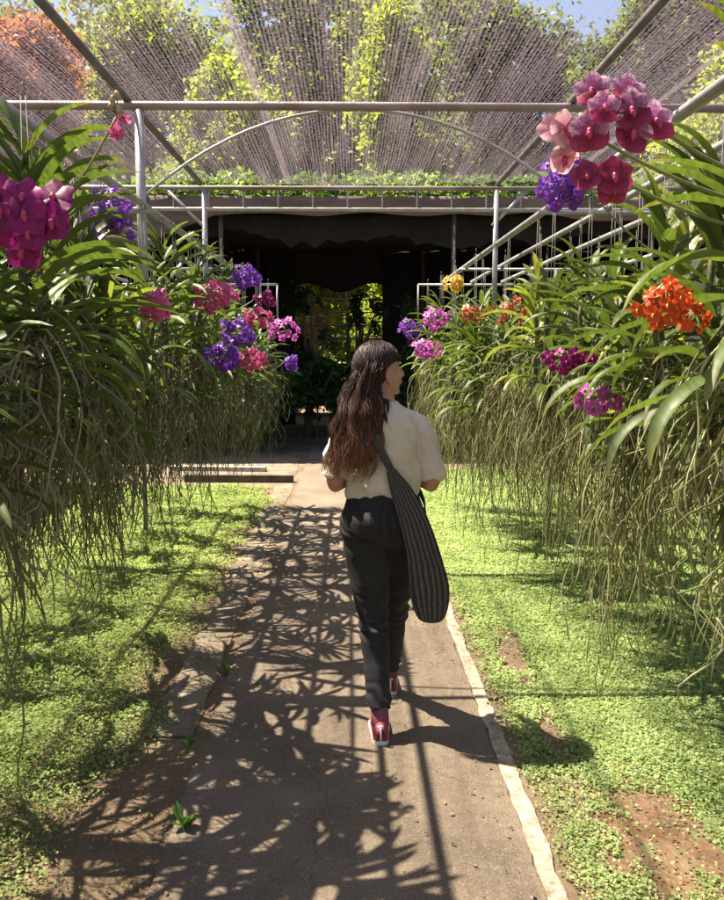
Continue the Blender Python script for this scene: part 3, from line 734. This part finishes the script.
# ------------------------------------------------------------------ far shade house with dark cloth
sh = empty('shade_shed', (0, 15.5, 0), 'dark cloth covered plant shelter with a dusty brown front edge', 'shelter')
def cloth(name, pf, nu, nv, mat, label=None, thick=.01):
    b = MB(); vs = [Vector(pf(i/(nu-1), j/(nv-1))) - sh.location for j in range(nv) for i in range(nu)]
    b.add(vs, [(j*nu+i, j*nu+i+1, (j+1)*nu+i+1, (j+1)*nu+i) for j in range(nv-1) for i in range(nu-1)])
    o = b.build(name, mat, sh); md = o.modifiers.new('thickness', 'SOLIDIFY'); md.thickness = thick
    if label: o['label'] = label
    return o
X0, X1, Y0, Y1 = -7, 7, 12.9, 18.5
cloth('roof_cloth', lambda u, v: (X0+(X1-X0)*u, Y0+(Y1+.5-Y0)*v, 3.78+.05*math.sin(u*40)*math.sin(v*3.1)-.1*math.sin(v*3.14)-(.35 if v > .99 else 0)), 60, 12, M['black_cloth'])
def valz(x): return 3.62 + .05*noise.noise(Vector((x*1.3, 0, 0))) - .55*max(0, min(1, (-2.0-x)/1.2)) - .1*max(0, min(1, (x-3)/1))
cloth('front_valance', lambda u, v: (X0+(X1-X0)*u, Y0-.03+.05*math.sin(u*60)*v, 3.88*(1-v)+valz(X0+(X1-X0)*u)*v), 160, 6, M['brown_cloth'], 'sagging dusty brown cloth edge')
def curt(x): return 3.3 + .35*noise.noise(Vector((x*.9, 3, 0))) + .12*noise.noise(Vector((x*5, 3, 0)))
cloth('hanging_cloth', lambda u, v: (X0+(X1-X0)*u, Y0+.5+.08*math.sin(u*90), 3.7*(1-v)+curt(X0+(X1-X0)*u)*v), 200, 6, M['black_cloth'])
for x in (X0, X1): cloth('side_cloth', lambda u, v, x=x: (x, Y0+(Y1-Y0)*u, 3.95*v), 12, 4, M['black_cloth'])
for a_, b_ in ((X0, -1.15), (.75, X1)): cloth('back_cloth', lambda u, v, a_=a_, b_=b_: (a_+(b_-a_)*u, Y1+.04*math.sin(u*60), 3.95*v), 60, 4, M['black_cloth'])
cloth('back_cloth', lambda u, v: (-1.2+2.0*u, Y1+.02, 2.95+.1*math.sin(u*9)*(1-v)+1.0*v), 12, 4, M['black_cloth'])
for x in (-4.6,-1.9,1.6,4.6):
    for y in (Y0+.1, Y1-.2): pipe('post', [(x,y,-.02),(x,y,3.72)], .035, M['timber'], sh)

# shrubs / vines / trees
def crown_pts(n, blobs):
    P = []; tot = sum(b[3]*b[4]*b[5] for b in blobs)
    for cx, cy, cz, rx, ry, rz in blobs:
        k = max(20, int(n*rx*ry*rz/tot)); d = rng.normal(size=(k,3)); d /= np.linalg.norm(d, axis=1)[:,None]
        rr = rng.random(k)**.45; P.append(np.array([cx,cy,cz]) + d*rr[:,None]*np.array([rx,ry,rz])*(1+.18*rng.normal(size=(k,1))))
    return np.concatenate(P)
def clumpify(P, amount=.5, s=1.2):
    keep = np.array([noise.noise(Vector(p)*s) > (amount-.5)*.6-.15 + .12*random.random() for p in P]); return P[keep]
def blobset(rx, ry, rz, n, seed):
    rs = random.Random(seed); out_ = []
    for _ in range(n):
        a = rs.uniform(0, 6.28); q = rs.uniform(.2, .78); z = rs.uniform(-.75, .85); e = math.sqrt(max(.1, 1-z*z))
        f = rs.uniform(.24, .42); out_.append((math.cos(a)*q*rx*e, math.sin(a)*q*ry*e, z*rz, rx*f, ry*f, rz*f*.8))
    return out_
def woody(name, loc, trunk_h, rx, ry, rz, nleaf, lsize, mat, label, cat, group=None, seed=0, nb=11, amount=.45, clump=1.):
    r = empty(name, loc, label, cat, group)
    bl_ = blobset(rx, ry, rz, nb, seed); b = MB(); rs = random.Random(seed+1); cz = trunk_h+rz*.8
    tr = max(.04, .03*(trunk_h+rz*2)) if trunk_h > .5 else .025
    pts = [(rs.uniform(-.05,.05)*i*tr*4, rs.uniform(-.05,.05)*i*tr*4, -.05+(cz+rz*.3)*i/6) for i in range(7)]
    b.tube(pts, [tr*(1.25 if i == 0 else 1-.12*i) for i in range(7)], 9)
    for bb in bl_[:8]:
        p0 = Vector(pts[rs.randint(2, 4)]); p1 = Vector((bb[0], bb[1], bb[2]+cz)); mdp = p0.lerp(p1, .5)+Vector((0,0,-.06*rz))
        b.tube([p0, mdp, p1], [tr*.5, tr*.35, tr*.12], 6)
    b.build('trunk', M['bark'], r)
    P = crown_pts(nleaf, bl_); P[:,2] += cz; P = clumpify(P, amount, clump)
    q = np.array([noise.noise(Vector(p)*1.7+Vector((seed,0,0)))*.8+.5 for p in P]); q = np.clip(q*.6+rng.random(len(P))*.45-.05, 0, 1)
    me = leaves('crown', P, lsize*rng.uniform(.6, 1.35, len(P)), mat, up=.15, aspect=.55, rvals=q)
    link('crown', me, r); return r
TG = 'trees beyond the shade house'
trees = [
 ('flame_tree', (-6.5,17.5,0), 5.2, 2.0,1.8,1.7, 5200, .20, 't_red', 'tree with orange red blossom seen through the netting at far left'),
 ('tree', (-10.5,25,0), 3.5, 4.0,3,4.0, 6000, .26, 't_green', 'mid green tree behind the orange flowering tree'),
 ('tree', (-4.9,21.5,0), 3.0, 2.9,2.1,3.6, 6500, .22, 't_mid', 'loose leaved green tree right of the orange flowering tree'),
 ('tree', (-2.3,19.6,0), 2.8, 1.9,1.6,2.9, 6500, .19, 't_yellow', 'yellow green tree left of the middle above the dark shelter'),
 ('tree', (1.15,20.5,0), 3.0, 1.35,1.5,3.8, 5200, .19, 't_yellow', 'tall narrow yellow green tree near the centre'),
 ('tree', (-.9,27,0), 3.2, 4.2,2.4,5.8, 8500, .26, 't_mid', 'large green tree in the middle behind the yellow green pair'),
 ('tree', (4.0,24,0), 3.0, 3.1,2,4.6, 7500, .24, 't_green', 'full green tree right of the centre'),
 ('tree', (6.6,22,0), 3.0, 2.6,2.1,4.1, 7500, .22, 't_green', 'rounded green tree on the right behind the netting'),
 ('tree', (10.2,24,0), 3.2, 3.2,2.6,5.0, 7500, .25, 't_dark', 'broad dark tree at the far right'),
 ('tree', (7.6,17.5,0), 3.4, 1.6,1.6,2.2, 4500, .19, 't_yellow', 'lighter green tree in front of the broad dark tree'),
 ('tree', (-13.5,21,0), 4.2, 2.6,2.6,3.4, 5000, .25, 't_dark', 'dark tree at the left edge'),
 ('tree', (13.5,21,0), 4.2, 2.8,2.6,3.6, 5000, .25, 't_green', 'green tree at the right edge'),
]
for i, (nm, loc, th_, rx, ry, rz, n, ls, mt, lb) in enumerate(trees):
    woody(nm, loc, th_, rx, ry, rz, int(n*5), ls*.78, M[mt], lb, 'tree', TG, seed=100+i*7, nb=26, amount=.12)
# low far wood closing the view
P = np.stack([rng.uniform(-50, 50, 60000), rng.uniform(33, 40, 60000), rng.random(60000)*15], 1)
P[:,2] *= 1+.35*np.sin(P[:,0]*.5)+.2*np.sin(P[:,0]*1.3+1)
tag(link('far_wood', leaves('far_wood', P, .75*rng.uniform(.6,1.3,len(P)), M['t_mid'], rvals=rng.random(len(P)))), 'distant dense wood', kind='stuff')
# creeper on the front edge of the shelter
rv = empty('creeper', (0, 13.0, 3.85), 'leafy green creeper growing along the front edge of the dark shelter', 'creeper')
b = MB(); b.tube([(x, .02+.05*math.sin(x*3), .05+.06*math.sin(x*2.1)) for x in np.linspace(-6.8, 6.8, 60)], .018, 6); b.build('vine_stem', M['bark'], rv)
n = 7000; px = rng.uniform(-6.9, 6.9, n); hh = np.array([.16+.22*max(0, .4+noise.noise(Vector((x*1.4, 7, 0)))) for x in px])
P = np.stack([px, rng.uniform(-.1,.5,n), rng.random(n)**.9*hh*1.6], 1)
link('vine_leaves', leaves('vine_leaves', P, .10*rng.uniform(.6,1.5,n), M['vine'], rvals=np.clip(rng.random(n)*.7+.3*np.sin(px*2), 0, 1)), rv)
# shrubs in and behind the shelter
SG = 'shrubs around the dark shelter'
shrubs = [
 ((-1.55,13.6,0), .15, .85,.6,.62, 2600, .10, 'shrub', 'rounded leafy shrub in the shade left of the path end'),
 ((-.55,15.2,0), .15, .8,.6,.75, 2300, .11, 'shrub', 'loose shrub in the middle under the dark shelter'),
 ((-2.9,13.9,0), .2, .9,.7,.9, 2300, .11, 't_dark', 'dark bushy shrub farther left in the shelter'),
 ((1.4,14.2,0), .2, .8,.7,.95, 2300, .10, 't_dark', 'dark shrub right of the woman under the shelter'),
 ((2.9,13.6,0), .2, 1.0,.7,1.2, 2300, .11, 'shrub', 'taller shrub at the right end of the dark shelter'),
 ((-1.0,21.6,0), .2, 1.5,.9,1.75, 7000, .11, 't_green', 'sunlit shrub seen through the gap under the shelter'),
 ((1.1,22.5,0), .2, 1.5,.9,1.9, 7000, .12, 't_mid', 'yellow green shrub behind the gap, right of the sunlit one'),
 ((-.2,18.0,0), .1, .75,.5,.70, 1900, .09, 't_green', 'low green shrub standing in the gap'),
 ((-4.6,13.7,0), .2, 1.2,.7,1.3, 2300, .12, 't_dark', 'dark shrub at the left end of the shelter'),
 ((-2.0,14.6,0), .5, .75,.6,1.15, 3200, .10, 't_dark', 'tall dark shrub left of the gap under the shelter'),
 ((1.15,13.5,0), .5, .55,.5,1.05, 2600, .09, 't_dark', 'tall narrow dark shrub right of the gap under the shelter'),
]
for i, (loc, th_, rx, ry, rz, n, ls, mt, lb) in enumerate(shrubs):
    woody('shrub', loc, th_, rx, ry, rz, n, ls, M[mt], lb, 'shrub', SG, seed=300+i*5, amount=.3, clump=2.5)
# slim saplings standing dark against the gap
for i, (x, y, lb) in enumerate(((-.75,15.9,'thin leafy sapling silhouetted left in the gap'), (.25,16.6,'thin leafy sapling silhouetted right in the gap'))):
    woody('sapling', (x,y,0), 1.1, .62,.4,.95, 2000, .09, M['t_dark'], lb, 'sapling', None, seed=410+i, nb=7, amount=.4, clump=3)
# slatted fence behind the gap
fe = empty('rail_fence', (0,20.2,0), 'dull horizontal rail fence glimpsed through the gap under the shelter', 'fence')
for z in (1.9,2.2,2.5,2.8): pipe('rail', [(-3,20.2,z),(3,20.2,z)], .022, M['pipe_dark'], fe, 6)
for x in (-3,-1.5,0,1.5,3): pipe('post', [(x,20.26,-.05),(x,20.26,2.95)], .04, M['timber'], fe, 6)
# ------------------------------------------------------------------ the woman
PX, PY = .15, 3.55
pr_ = empty('person', (PX, PY, 0), 'woman walking away in cream t-shirt and black jeans, looking right', 'person')
def remesh(mb, name, mat, voxel, smooth=4, disp=None, parent=pr_):
    me = mb.mesh(name, mat); o = bpy.data.objects.new('tmp', me); COL.objects.link(o)
    md = o.modifiers.new('r', 'REMESH'); md.mode = 'VOXEL'; md.voxel_size = voxel; md.use_smooth_shade = True
    if smooth: s_ = o.modifiers.new('s', 'SMOOTH'); s_.iterations = smooth; s_.factor = .5
    dg = bpy.context.evaluated_depsgraph_get(); dg.update(); m2 = bpy.data.meshes.new_from_object(o.evaluated_get(dg))
    bpy.data.objects.remove(o); m2.name = name
    if not m2.materials: m2.materials.append(mat)
    if disp:
        n = len(m2.vertices); co = np.empty(n*3, dtype=np.float32); m2.vertices.foreach_get('co', co); co = co.reshape(-1,3)
        nr = np.empty(n*3, dtype=np.float32); m2.vertex_normals.foreach_get('vector', nr); nr = nr.reshape(-1,3)
        d = np.array([disp(*c) for c in co.tolist()]); co = co + nr*d[:,None]; m2.vertices.foreach_set('co', co.ravel().astype(np.float32)); m2.update()
    m2.polygons.foreach_set('use_smooth', [True]*len(m2.polygons))
    return link(name, m2, parent)
HC = Vector((-.014, .015, 1.54)); HR = Matrix.Rotation(R(-60), 3, 'Z') @ Matrix.Rotation(R(7), 3, 'X')
def hp(*p): return HC + HR @ Vector(p)
# body: one continuous surface
b = MB()
b.loft([(0,0,.84,.15,.10),(0,0,.92,.155,.105),(0,0,1.0,.12,.085),(0,.0,1.12,.125,.085),(0,0,1.25,.145,.095),(0,0,1.31,.142,.09),(0,0,1.355,.10,.07),(-.005,.0,1.405,.06,.05)])
b.tube([(0,.0,1.34),(-.005,.0,1.40),(-.012,.005,1.46),(-.02,.01,1.52)], [.06,.054,.050,.052], 20)
b.ell(hp(0,-.015,.012), (.074,.092,.092), HR, 28, 20)                # cranium
b.ell(hp(0,.026,-.04), (.058,.062,.078), HR, 24, 16)                 # face
b.ell(hp(0,.058,-.097), (.026,.024,.020), HR)                        # chin
for s_ in (-1, 1):
    b.tube([hp(s_*.056,-.005,-.06), hp(s_*.042,.035,-.09), hp(s_*.015,.062,-.103)], [.018,.017,.014], 10)   # jaw
    b.ell(hp(s_*.036,.060,-.038), (.022,.020,.020), HR)              # cheek
    b.ell(hp(s_*.074,-.008,-.028), (.009,.018,.030), HR @ Matrix.Rotation(R(s_*14), 3, 'Z'))       # ear
    b.ell(hp(s_*.072,-.002,-.054), (.008,.010,.010), HR)
    b.tube([hp(s_*.046,.072,.014), hp(s_*.028,.084,.017), hp(s_*.012,.087,.012)], [.005,.007,.006], 8)  # brow ridge
b.tube([hp(0,.084,.006), hp(0,.094,-.012), hp(0,.106,-.030), hp(0,.108,-.038), hp(0,.092,-.044)], [.007,.0075,.010,.011,.009], 10)
for s_ in (-1, 1): b.ell(hp(s_*.010,.096,-.039), (.008,.009,.007), HR)
b.ell(hp(0,.088,-.062), (.021,.010,.006), HR); b.ell(hp(0,.086,-.071), (.018,.010,.007), HR)
ARM = {}
for s_ in (-1, 1):
    sh_, el, wr = Vector((s_*.148,0,1.30)), Vector((s_*.210,-.015,1.055)), Vector((s_*.085,.205,1.09))
    b.tube([sh_+Vector((-s_*.03,0,.0)), sh_, sh_.lerp(el,.3), sh_.lerp(el,.75), el], [.048,.046,.042,.036,.036], 16)
    b.tube([el, el.lerp(wr,.3), el.lerp(wr,.75), wr], [.036,.036,.027,.022], 16)
    # hand: palm, four fingers and thumb, gently curled, one hand over the other
    fw = Vector((-s_*.62, .60, -.10+.12*s_)).normalized(); up = Vector((0, -.1, 1)); sd2 = fw.cross(up).normalized()*(-s_); up = sd2.cross(fw).normalized()*(1 if s_ < 0 else -1)
    if up.z < 0: up = -up
    pc = wr + fw*.045
    q = Matrix((fw, sd2, up)).transposed()
    b.tube([wr-fw*.01, wr+fw*.02], [.022,.021], 12); b.ell(pc, (.046,.014,.038), q, 18, 12)
    for k, (off, ln) in enumerate(((.030,.066),(.010,.075),(-.011,.070),(-.031,.055))):
        p = pc + fw*(.036 - abs(off)*.12) + up*off; d = fw.copy(); seg = [p]; cv = .35+.06*k
        for j, fr_ in enumerate((.42,.32,.26)):
            d = (d*math.cos(cv*(.7+.3*j)) + (-Vector((0,1,0)))*math.sin(cv*(.7+.3*j))*.9).normalized(); p = p + d*ln*fr_; seg.append(p)
        b.tube(seg, [.0088,.0082,.0076,.0062], 10); b.ell(seg[-1], (.0062,)*3)
    t0 = wr + fw*.018 + up*.022; t1 = t0 + (up*.75+fw*.5-Vector((0,.3,0))).normalized()*.034; t2 = t1 + (fw*.8+up*.25-Vector((0,.3,0))).normalized()*.027
    b.tube([t0, t1, t2], [.012,.0095,.0075], 10); b.ell(t2, (.0075,)*3)
HIP = [Vector((-.075,0,.88)), Vector((.075,.005,.88))]
KNE = [Vector((-.045,-.035,.485)), Vector((.058,.150,.50))]
ANK = [Vector((-.018,-.195,.095)), Vector((.046,.310,.10))]
for i in range(2):
    b.tube([HIP[i], HIP[i].lerp(KNE[i],.4), KNE[i], KNE[i].lerp(ANK[i],.3), ANK[i], ANK[i]-Vector((0,0,.05))], [.085,.072,.052,.050,.033,.033], 16)
    b.ell(ANK[i]+Vector((0,.06,-.055)), (.034,.10,.026))
remesh(b, 'body', M['skin'], .0042, 3)
for s_ in (-1, 1):
    e = MB(); e.ell(hp(s_*.030,.068,-.006), (.0115,.0115,.0085), HR); e.build('eye', M['eye'], pr_)
    e = MB(); e.ell(hp(s_*.0305,.0775,-.006), (.0055,.0035,.0055), HR); e.build('iris', M['black_cloth'], pr_)
# T-shirt
def fold(x, y, z):
    a_ = noise.noise(Vector((x*6, y*6, z*13+x*5)))*.008 + noise.noise(Vector((x*19+z*11, y*12, z*13-x*11)))*.008 + max(0, noise.noise(Vector((x*9-z*14, y*5, z*5+x*6))))*.007
    a_ += .005*math.sin(z*55+x*22+3*noise.noise(Vector((x*9, y*9, z*9))))*max(0, min(1, (1.16-z)/.12))
    # sharp creases: ridged noise drawn out slantwise
    def rdg(v_): return (1-min(1, abs(v_)*3.2))**2
    a_ += .0065*rdg(noise.noise(Vector((x*5-z*3, y*3, z*9+x*6))))*max(0, min(1, (1.30-z)/.1)) + .0045*rdg(noise.noise(Vector((x*12+z*7+5, y*5, z*5))))
    # gathered drapes that fall from the shoulders to the waist, and creases that run to the armpits
    a_ += .0045*math.sin(x*70+6*noise.noise(Vector((x*5, y*5, z*4))))*max(0, min(1, (1.22-z)/.16))
    a_ += .005*math.sin((z-1.2)*80+abs(x)*70+4*noise.noise(Vector((x*7, 0, z*7))))*math.exp(-((abs(x)-.12)/.05)**2-((z-1.22)/.09)**2)
    return a_
b = MB()
b.loft([(0,0,1.005,.145,.104),(0,0,1.03,.158,.112),(0,-.002,1.07,.166,.118),(0,-.002,1.16,.160,.112),(0,-.002,1.26,.166,.112),(0,-.003,1.31,.158,.106),(0,-.002,1.345,.130,.094),(-.002,0,1.372,.098,.080),(-.003,0,1.395,.074,.068),(-.005,.002,1.410,.063,.060)], 40)
for s_ in (-1, 1):
    b.tube([(s_*.085,0,1.330),(s_*.140,0,1.302),(s_*.168,-.002,1.255),(s_*.190,-.005,1.18),(s_*.206,-.010,1.085)], [.044,.051,.055,.056,.056], 28)
shirt = remesh(b, 't_shirt', M['shirt'], .0052, 5, fold)
for s_ in (-1, 1):   # armhole seams
    e = MB(); e.tube([(s_*.138,-.052,1.320),(s_*.140,-.088,1.275),(s_*.142,-.104,1.21),(s_*.148,-.102,1.15)], .0022, 6); e.build('armhole_seam', M['shirt'], pr_)
for s_ in (-1, 1):   # hem seams of the sleeves
    c_ = Vector((s_*.2065,-.010,1.095)); q = Vector((s_*.16,-.05,-.98)).normalized().to_track_quat('Z', 'Y'); pts = []
    for k in range(33):
        a = 2*math.pi*k/32; pts.append(c_ + q @ Vector((.0575*math.cos(a), .0575*math.sin(a), 0)))
    e = MB(); e.tube(pts, .0022, 6, False); e.build('sleeve_hem', M['shirt'], pr_)
# jeans
def jfold(x, y, z):
    k = math.exp(-((z-.47)/.09)**2)+.9*math.exp(-((z-.16)/.07)**2)+.5*math.exp(-((z-.86)/.05)**2)
    return .0055*k*math.sin(z*105+x*35+7*noise.noise(Vector((x*10, y*10, z*8)))) + .005*noise.noise(Vector((x*12, y*12, z*14)))
b = MB()
b.loft([(0,0,.80,.158,.118),(0,-.006,.85,.187,.140),(0,-.006,.91,.185,.138),(0,0,.98,.162,.118),(0,0,1.025,.147,.104)], 36)
for i in range(2):
    h_, k_, a_ = HIP[i], KNE[i], ANK[i]
    b.tube([h_+Vector((0,0,.02)), h_.lerp(k_,.25), h_.lerp(k_,.6), k_, k_.lerp(a_,.25), k_.lerp(a_,.6), a_.lerp(k_,.18), a_.lerp(k_,.10)], [.106,.103,.086,.067,.061,.053,.048,.048], 24)
remesh(b, 'jeans', M['denim'], .0055, 4, jfold)
e = MB()                                     # waistband
e.tube([(.150*math.cos(a), .107*math.sin(a), 1.006) for a in np.linspace(0, 2*math.pi, 49)], .012, 8, False, sx=.35); e.build('waistband', M['denim'], pr_)
for s_ in (-1, 1):                            # back pockets
    e = MB(); vs = []
    for j, (z, hw) in enumerate(((.955,.062),(.90,.060),(.86,.055),(.835,.004))):
        for i in range(7):
            x = s_*.080 + hw*(i-3)/3; yy = -.136*math.sqrt(max(0, 1-(x/.186)**2)) - .010 if j else -.128*math.sqrt(max(0, 1-(x/.176)**2)) - .010
            vs.append((x, yy, z))
    e.add(vs, [(j*7+i, j*7+i+1, (j+1)*7+i+1, (j+1)*7+i) for j in range(3) for i in range(6)])
    o = e.build('back_pocket', M['denim'], pr_); md = o.modifiers.new('t', 'SOLIDIFY'); md.thickness = .006; md.offset = -1
# shoes
for i in range(2):
    a_ = ANK[i]; g = Vector((a_.x, a_.y, 0)); s0 = MB(); up_ = MB()
    rings = [(-.055,.012),(-.045,.028),(-.01,.034),(.05,.036),(.10,.043),(.145,.044),(.18,.032),(.195,.010)]
    vs = []; n = len(rings)
    for z in (.0, .026):
        for y, hw in rings: vs += [(-hw*1.04, y, z), (hw*1.04, y, z)]
    fs = []; m_ = n*2
    for k in range(n-1):
        q0 = k*2; fs += [(q0, q0+2, q0+3, q0+1), (m_+q0, m_+q0+1, m_+q0+3, m_+q0+2), (q0, m_+q0, m_+q0+2, q0+2), (q0+1, q0+3, m_+q0+3, m_+q0+1)]
    fs += [(0,1,m_+1,m_), (m_-2, m_*2-2, m_*2-1, m_-1)]
    s0.add(vs, fs)
    # upper: cross sections along the foot
    us = []
    for y, hw, h_ in [(-.052,.018,.075),(-.040,.031,.100),(-.005,.034,.105),(.030,.035,.098),(.070,.038,.075),(.11,.042,.058),(.15,.041,.050),(.18,.027,.040),(.19,.012,.032)]:
        for k in range(11):
            t_ = math.pi*k/10; us.append((-hw*math.cos(t_)**1 if True else 0, y, .018+(h_-.018)*math.sin(t_)**.75))
    m2 = len(us)//11
    up_.add(us, [(r_*11+k, r_*11+k+1, (r_+1)*11+k+1, (r_+1)*11+k) for r_ in range(m2-1) for k in range(10)] + [tuple(range(11)), tuple(reversed(range((m2-1)*11, m2*11)))])
    r_ = s0.build('shoe_sole', M['sole'], pr_, False, g); md = r_.modifiers.new('b', 'BEVEL'); md.width = .005; md.segments = 2
    r2 = up_.build('shoe_upper', M['shoe'], pr_, True, g)
    l_ = MB()
    for k in range(5):
        y = .035+k*.018; h_ = .098-k*.009; l_.tube([(-.020,y,h_-.014),(0,y+.004,h_+.002),(.020,y,h_-.014)], .0028, 6)
    l_.build('shoe_lace', M['lace'], pr_, True, g); l_ = MB()
    l_.tube([(-.012,-.0535,.085),(0,-.0575,.092),(.012,-.0535,.085)], .0045, 6); l_.tube([(0,-.056,.03),(0,-.0565,.092)], .005, 6)
    l_.build('heel_tab', M['lace'], pr_, True, g)
    k_ = MB(); kk = KNE[i]; k_.tube([a_-Vector((0,0,.02)), a_, a_.lerp(kk,.08), a_.lerp(kk,.16), a_.lerp(kk,.30)], [.038,.0365,.0365,.037,.040], 20, False); k_.build('sock', M['sock'], pr_)
# hair
random.seed(8); b = MB()
def interp(z, tab):
    for (z0, a0), (z1, a1) in zip(tab, tab[1:]):
        if z >= z1: return a0+(a1-a0)*max(0, min(1, (z0-z)/(z0-z1)))
    return tab[-1][1]
XL = [(1.60,-.11),(1.50,-.142),(1.43,-.168),(1.35,-.188),(1.22,-.222),(1.08,-.25)]
XR = [(1.60,.045),(1.50,.018),(1.44,.006),(1.38,.010),(1.22,.012),(1.08,.0)]
BY = [(1.60,-.085),(1.50,-.088),(1.43,-.098),(1.37,-.124),(1.08,-.128)]
SC = hp(0,-.015,.012); inv = HR.transposed()
def clear(p, lay):
    rel = inv @ (p - SC); e = math.sqrt((rel.x/.082)**2+(rel.y/.100)**2+(rel.z/.100)**2)
    m_ = 1.02+.10*lay
    if e < m_ and p.z > 1.45: rel = rel*(m_/max(e,.2))
    if rel.x > 0 and rel.z < .06 and rel.z > -.13:      # tucked behind the ear
        lim = -.048+4.5*max(0, rel.z+.002); rel.y = min(rel.y, lim)
    return SC + HR @ rel
for i in range(1700):
    while True:
        d = Vector((random.gauss(0,1), random.gauss(0,1), random.gauss(0,1))).normalized()
        if d.z > (-.35 if random.random() < .3 else .3) and not (d.y > .55 and d.z < .66) and not (d.y > -.12 and d.z < .32): break
    lay = random.random(); root_ = SC + HR @ Vector((d.x*.080, d.y*.099, d.z*.099))
    u = (root_.x-(HC.x-.02))/.095 + random.gauss(0,.20); u = max(-1, min(1, u)); w01 = (u+1)/2
    clump_ = round(w01*13)/13; w01 = w01*.6+clump_*.4 + random.gauss(0,.03)
    end = random.uniform(1.085, 1.23) + .03*math.sin(clump_*40)
    if random.random() < .2: end += random.uniform(.05,.2)
    fly = random.random() < .07
    nK = 28; pts = []; ph = clump_*37+random.gauss(0,.5); am = random.uniform(.008,.016)
    for k in range(nK):
        s_ = k/(nK-1); z = root_.z*(1-s_) + end*s_
        xl, xr, by = interp(z, XL), interp(z, XR), interp(z, BY)
        tgt = Vector((xl+(xr-xl)*w01, by - .024*lay - .008*math.sin(clump_*25) + .05*(2*w01-1)**2, z))
        q = min(1, s_/.36); q = q*q*(3-2*q)
        p = clear(Vector((root_.x, root_.y, z)).lerp(tgt, q), lay)
        wv = am*max(0, min(1, (s_-.2)*1.6))*(2.2 if fly else 1); p = p + Vector((wv*math.sin(z*42+ph), wv*.9*math.cos(z*38+ph), 0))
        if s_ > .85: p += Vector((random.gauss(0,.002), random.gauss(0,.002), 0))
        pts.append(p)
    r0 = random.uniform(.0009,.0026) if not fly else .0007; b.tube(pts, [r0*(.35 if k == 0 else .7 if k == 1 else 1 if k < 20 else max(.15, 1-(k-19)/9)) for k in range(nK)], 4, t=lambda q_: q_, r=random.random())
hb = MB(); hb.ell(hp(0,-.018,.014), (.0785,.097,.097), HR, 64, 44); keepf = []; c0 = hp(0,0,0)
for f in hb.f:
    l_ = inv @ (sum((Vector(hb.v[i]) for i in f), Vector())/len(f) - c0)
    if l_.z > (-.2 if l_.y < -.035 else -.2+ (l_.y+.035)*12 if l_.y < -.018 else .004+.9*max(0,l_.y+.018) if l_.y < .06 else .075): keepf.append(f)
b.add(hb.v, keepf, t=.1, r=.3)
rg = []
for z in (1.17,1.25,1.33,1.40,1.45):
    xl, xr, by = interp(z, XL), interp(z, XR), interp(z, BY); rg.append(((xl+xr)/2, by+.014, z, (xr-xl)*.40, .012))
n0 = len(b.v); b.loft(rg, 20)
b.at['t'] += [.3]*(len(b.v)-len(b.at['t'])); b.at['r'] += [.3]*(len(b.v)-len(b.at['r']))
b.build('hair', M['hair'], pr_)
# shoulder bag: worn across the body, a thing of its own
bg_ = empty('shoulder_bag', (PX+.20, PY-.13, .50), 'dark grey striped cloth sling bag hanging at the woman\'s right hip', 'bag')
org = bg_.location
def ribbon(path, name, mat=M['bag']):   # path: (x, y, z, half width, half thickness)
    n = 20; vs = []; us = []; P_ = [Vector(p[:3]) for p in path]; m_ = len(P_)
    for i, p in enumerate(path):
        d = (P_[min(i+1, m_-1)]-P_[max(i-1,0)]).normalized(); nrm = Vector(p[5]).normalized() if len(p) > 5 else Vector((0,-1,0))
        s_ = d.cross(nrm).normalized(); nrm = s_.cross(d)
        for k in range(n):
            a = 2*math.pi*k/n; vs.append(Vector(p[:3]) + s_*math.cos(a)*p[3] + nrm*math.copysign(abs(math.sin(a))**.8, math.sin(a))*p[4] - org + Vector((PX,PY,0))); us.append(.5+.5*math.cos(a))
    fs = [(i*n+k, i*n+(k+1) % n, (i+1)*n+(k+1) % n, (i+1)*n+k) for i in range(m_-1) for k in range(n)] + [tuple(reversed(range(n))), tuple((m_-1)*n+k for k in range(n))]
    vs = [q_+Vector((.5,-1,0))*.022*noise.noise(Vector((q_.x*16, q_.y*9, q_.z*9)))*(1 if name == 'bag_body' else .1) for q_ in vs]
    e = MB(); e.add(vs, fs, u=us); o = e.build(name, mat, bg_); md = o.modifiers.new('s', 'SUBSURF'); md.levels = 1; md.render_levels = 1; return o
ribbon([(.018,-.153,1.145,.018,.004),(.034,-.154,1.11,.028,.005),(.052,-.154,1.075,.040,.006),(.070,-.156,1.04,.049,.008),(.094,-.159,.99,.056,.012),(.122,-.166,.92,.060,.018),(.150,-.168,.83,.066,.028),(.169,-.170,.74,.076,.038),(.182,-.168,.65,.084,.046),(.192,-.165,.58,.084,.046),(.196,-.162,.535,.070,.038),(.198,-.160,.505,.045,.022),(.199,-.158,.495,.016,.008)], 'bag_body')
ribbon([(.03,-.152,1.125,.016,.004),(.008,-.151,1.165,.0165,.0035),(-.02,-.146,1.22,.016,.003),(-.055,-.138,1.31,.016,.003),(-.078,-.105,1.375,.016,.003,(0,-.7,.7)),(-.088,-.04,1.402,.016,.003,(0,-.2,1)),(-.080,.03,1.398,.016,.003,(0,.3,1)),(-.05,.095,1.355,.016,.003,(0,1,.5)),(0,.128,1.25,.016,.003,(0,1,0)),(.07,.130,1.13,.016,.003,(0,1,0)),(.145,.095,1.04,.016,.003,(.7,.7,0)),(.185,.0,.97,.018,.004,(1,0,0)),(.165,-.10,.93,.026,.006,(.8,-.6,0)),(.140,-.152,.88,.03,.008)], 'strap')
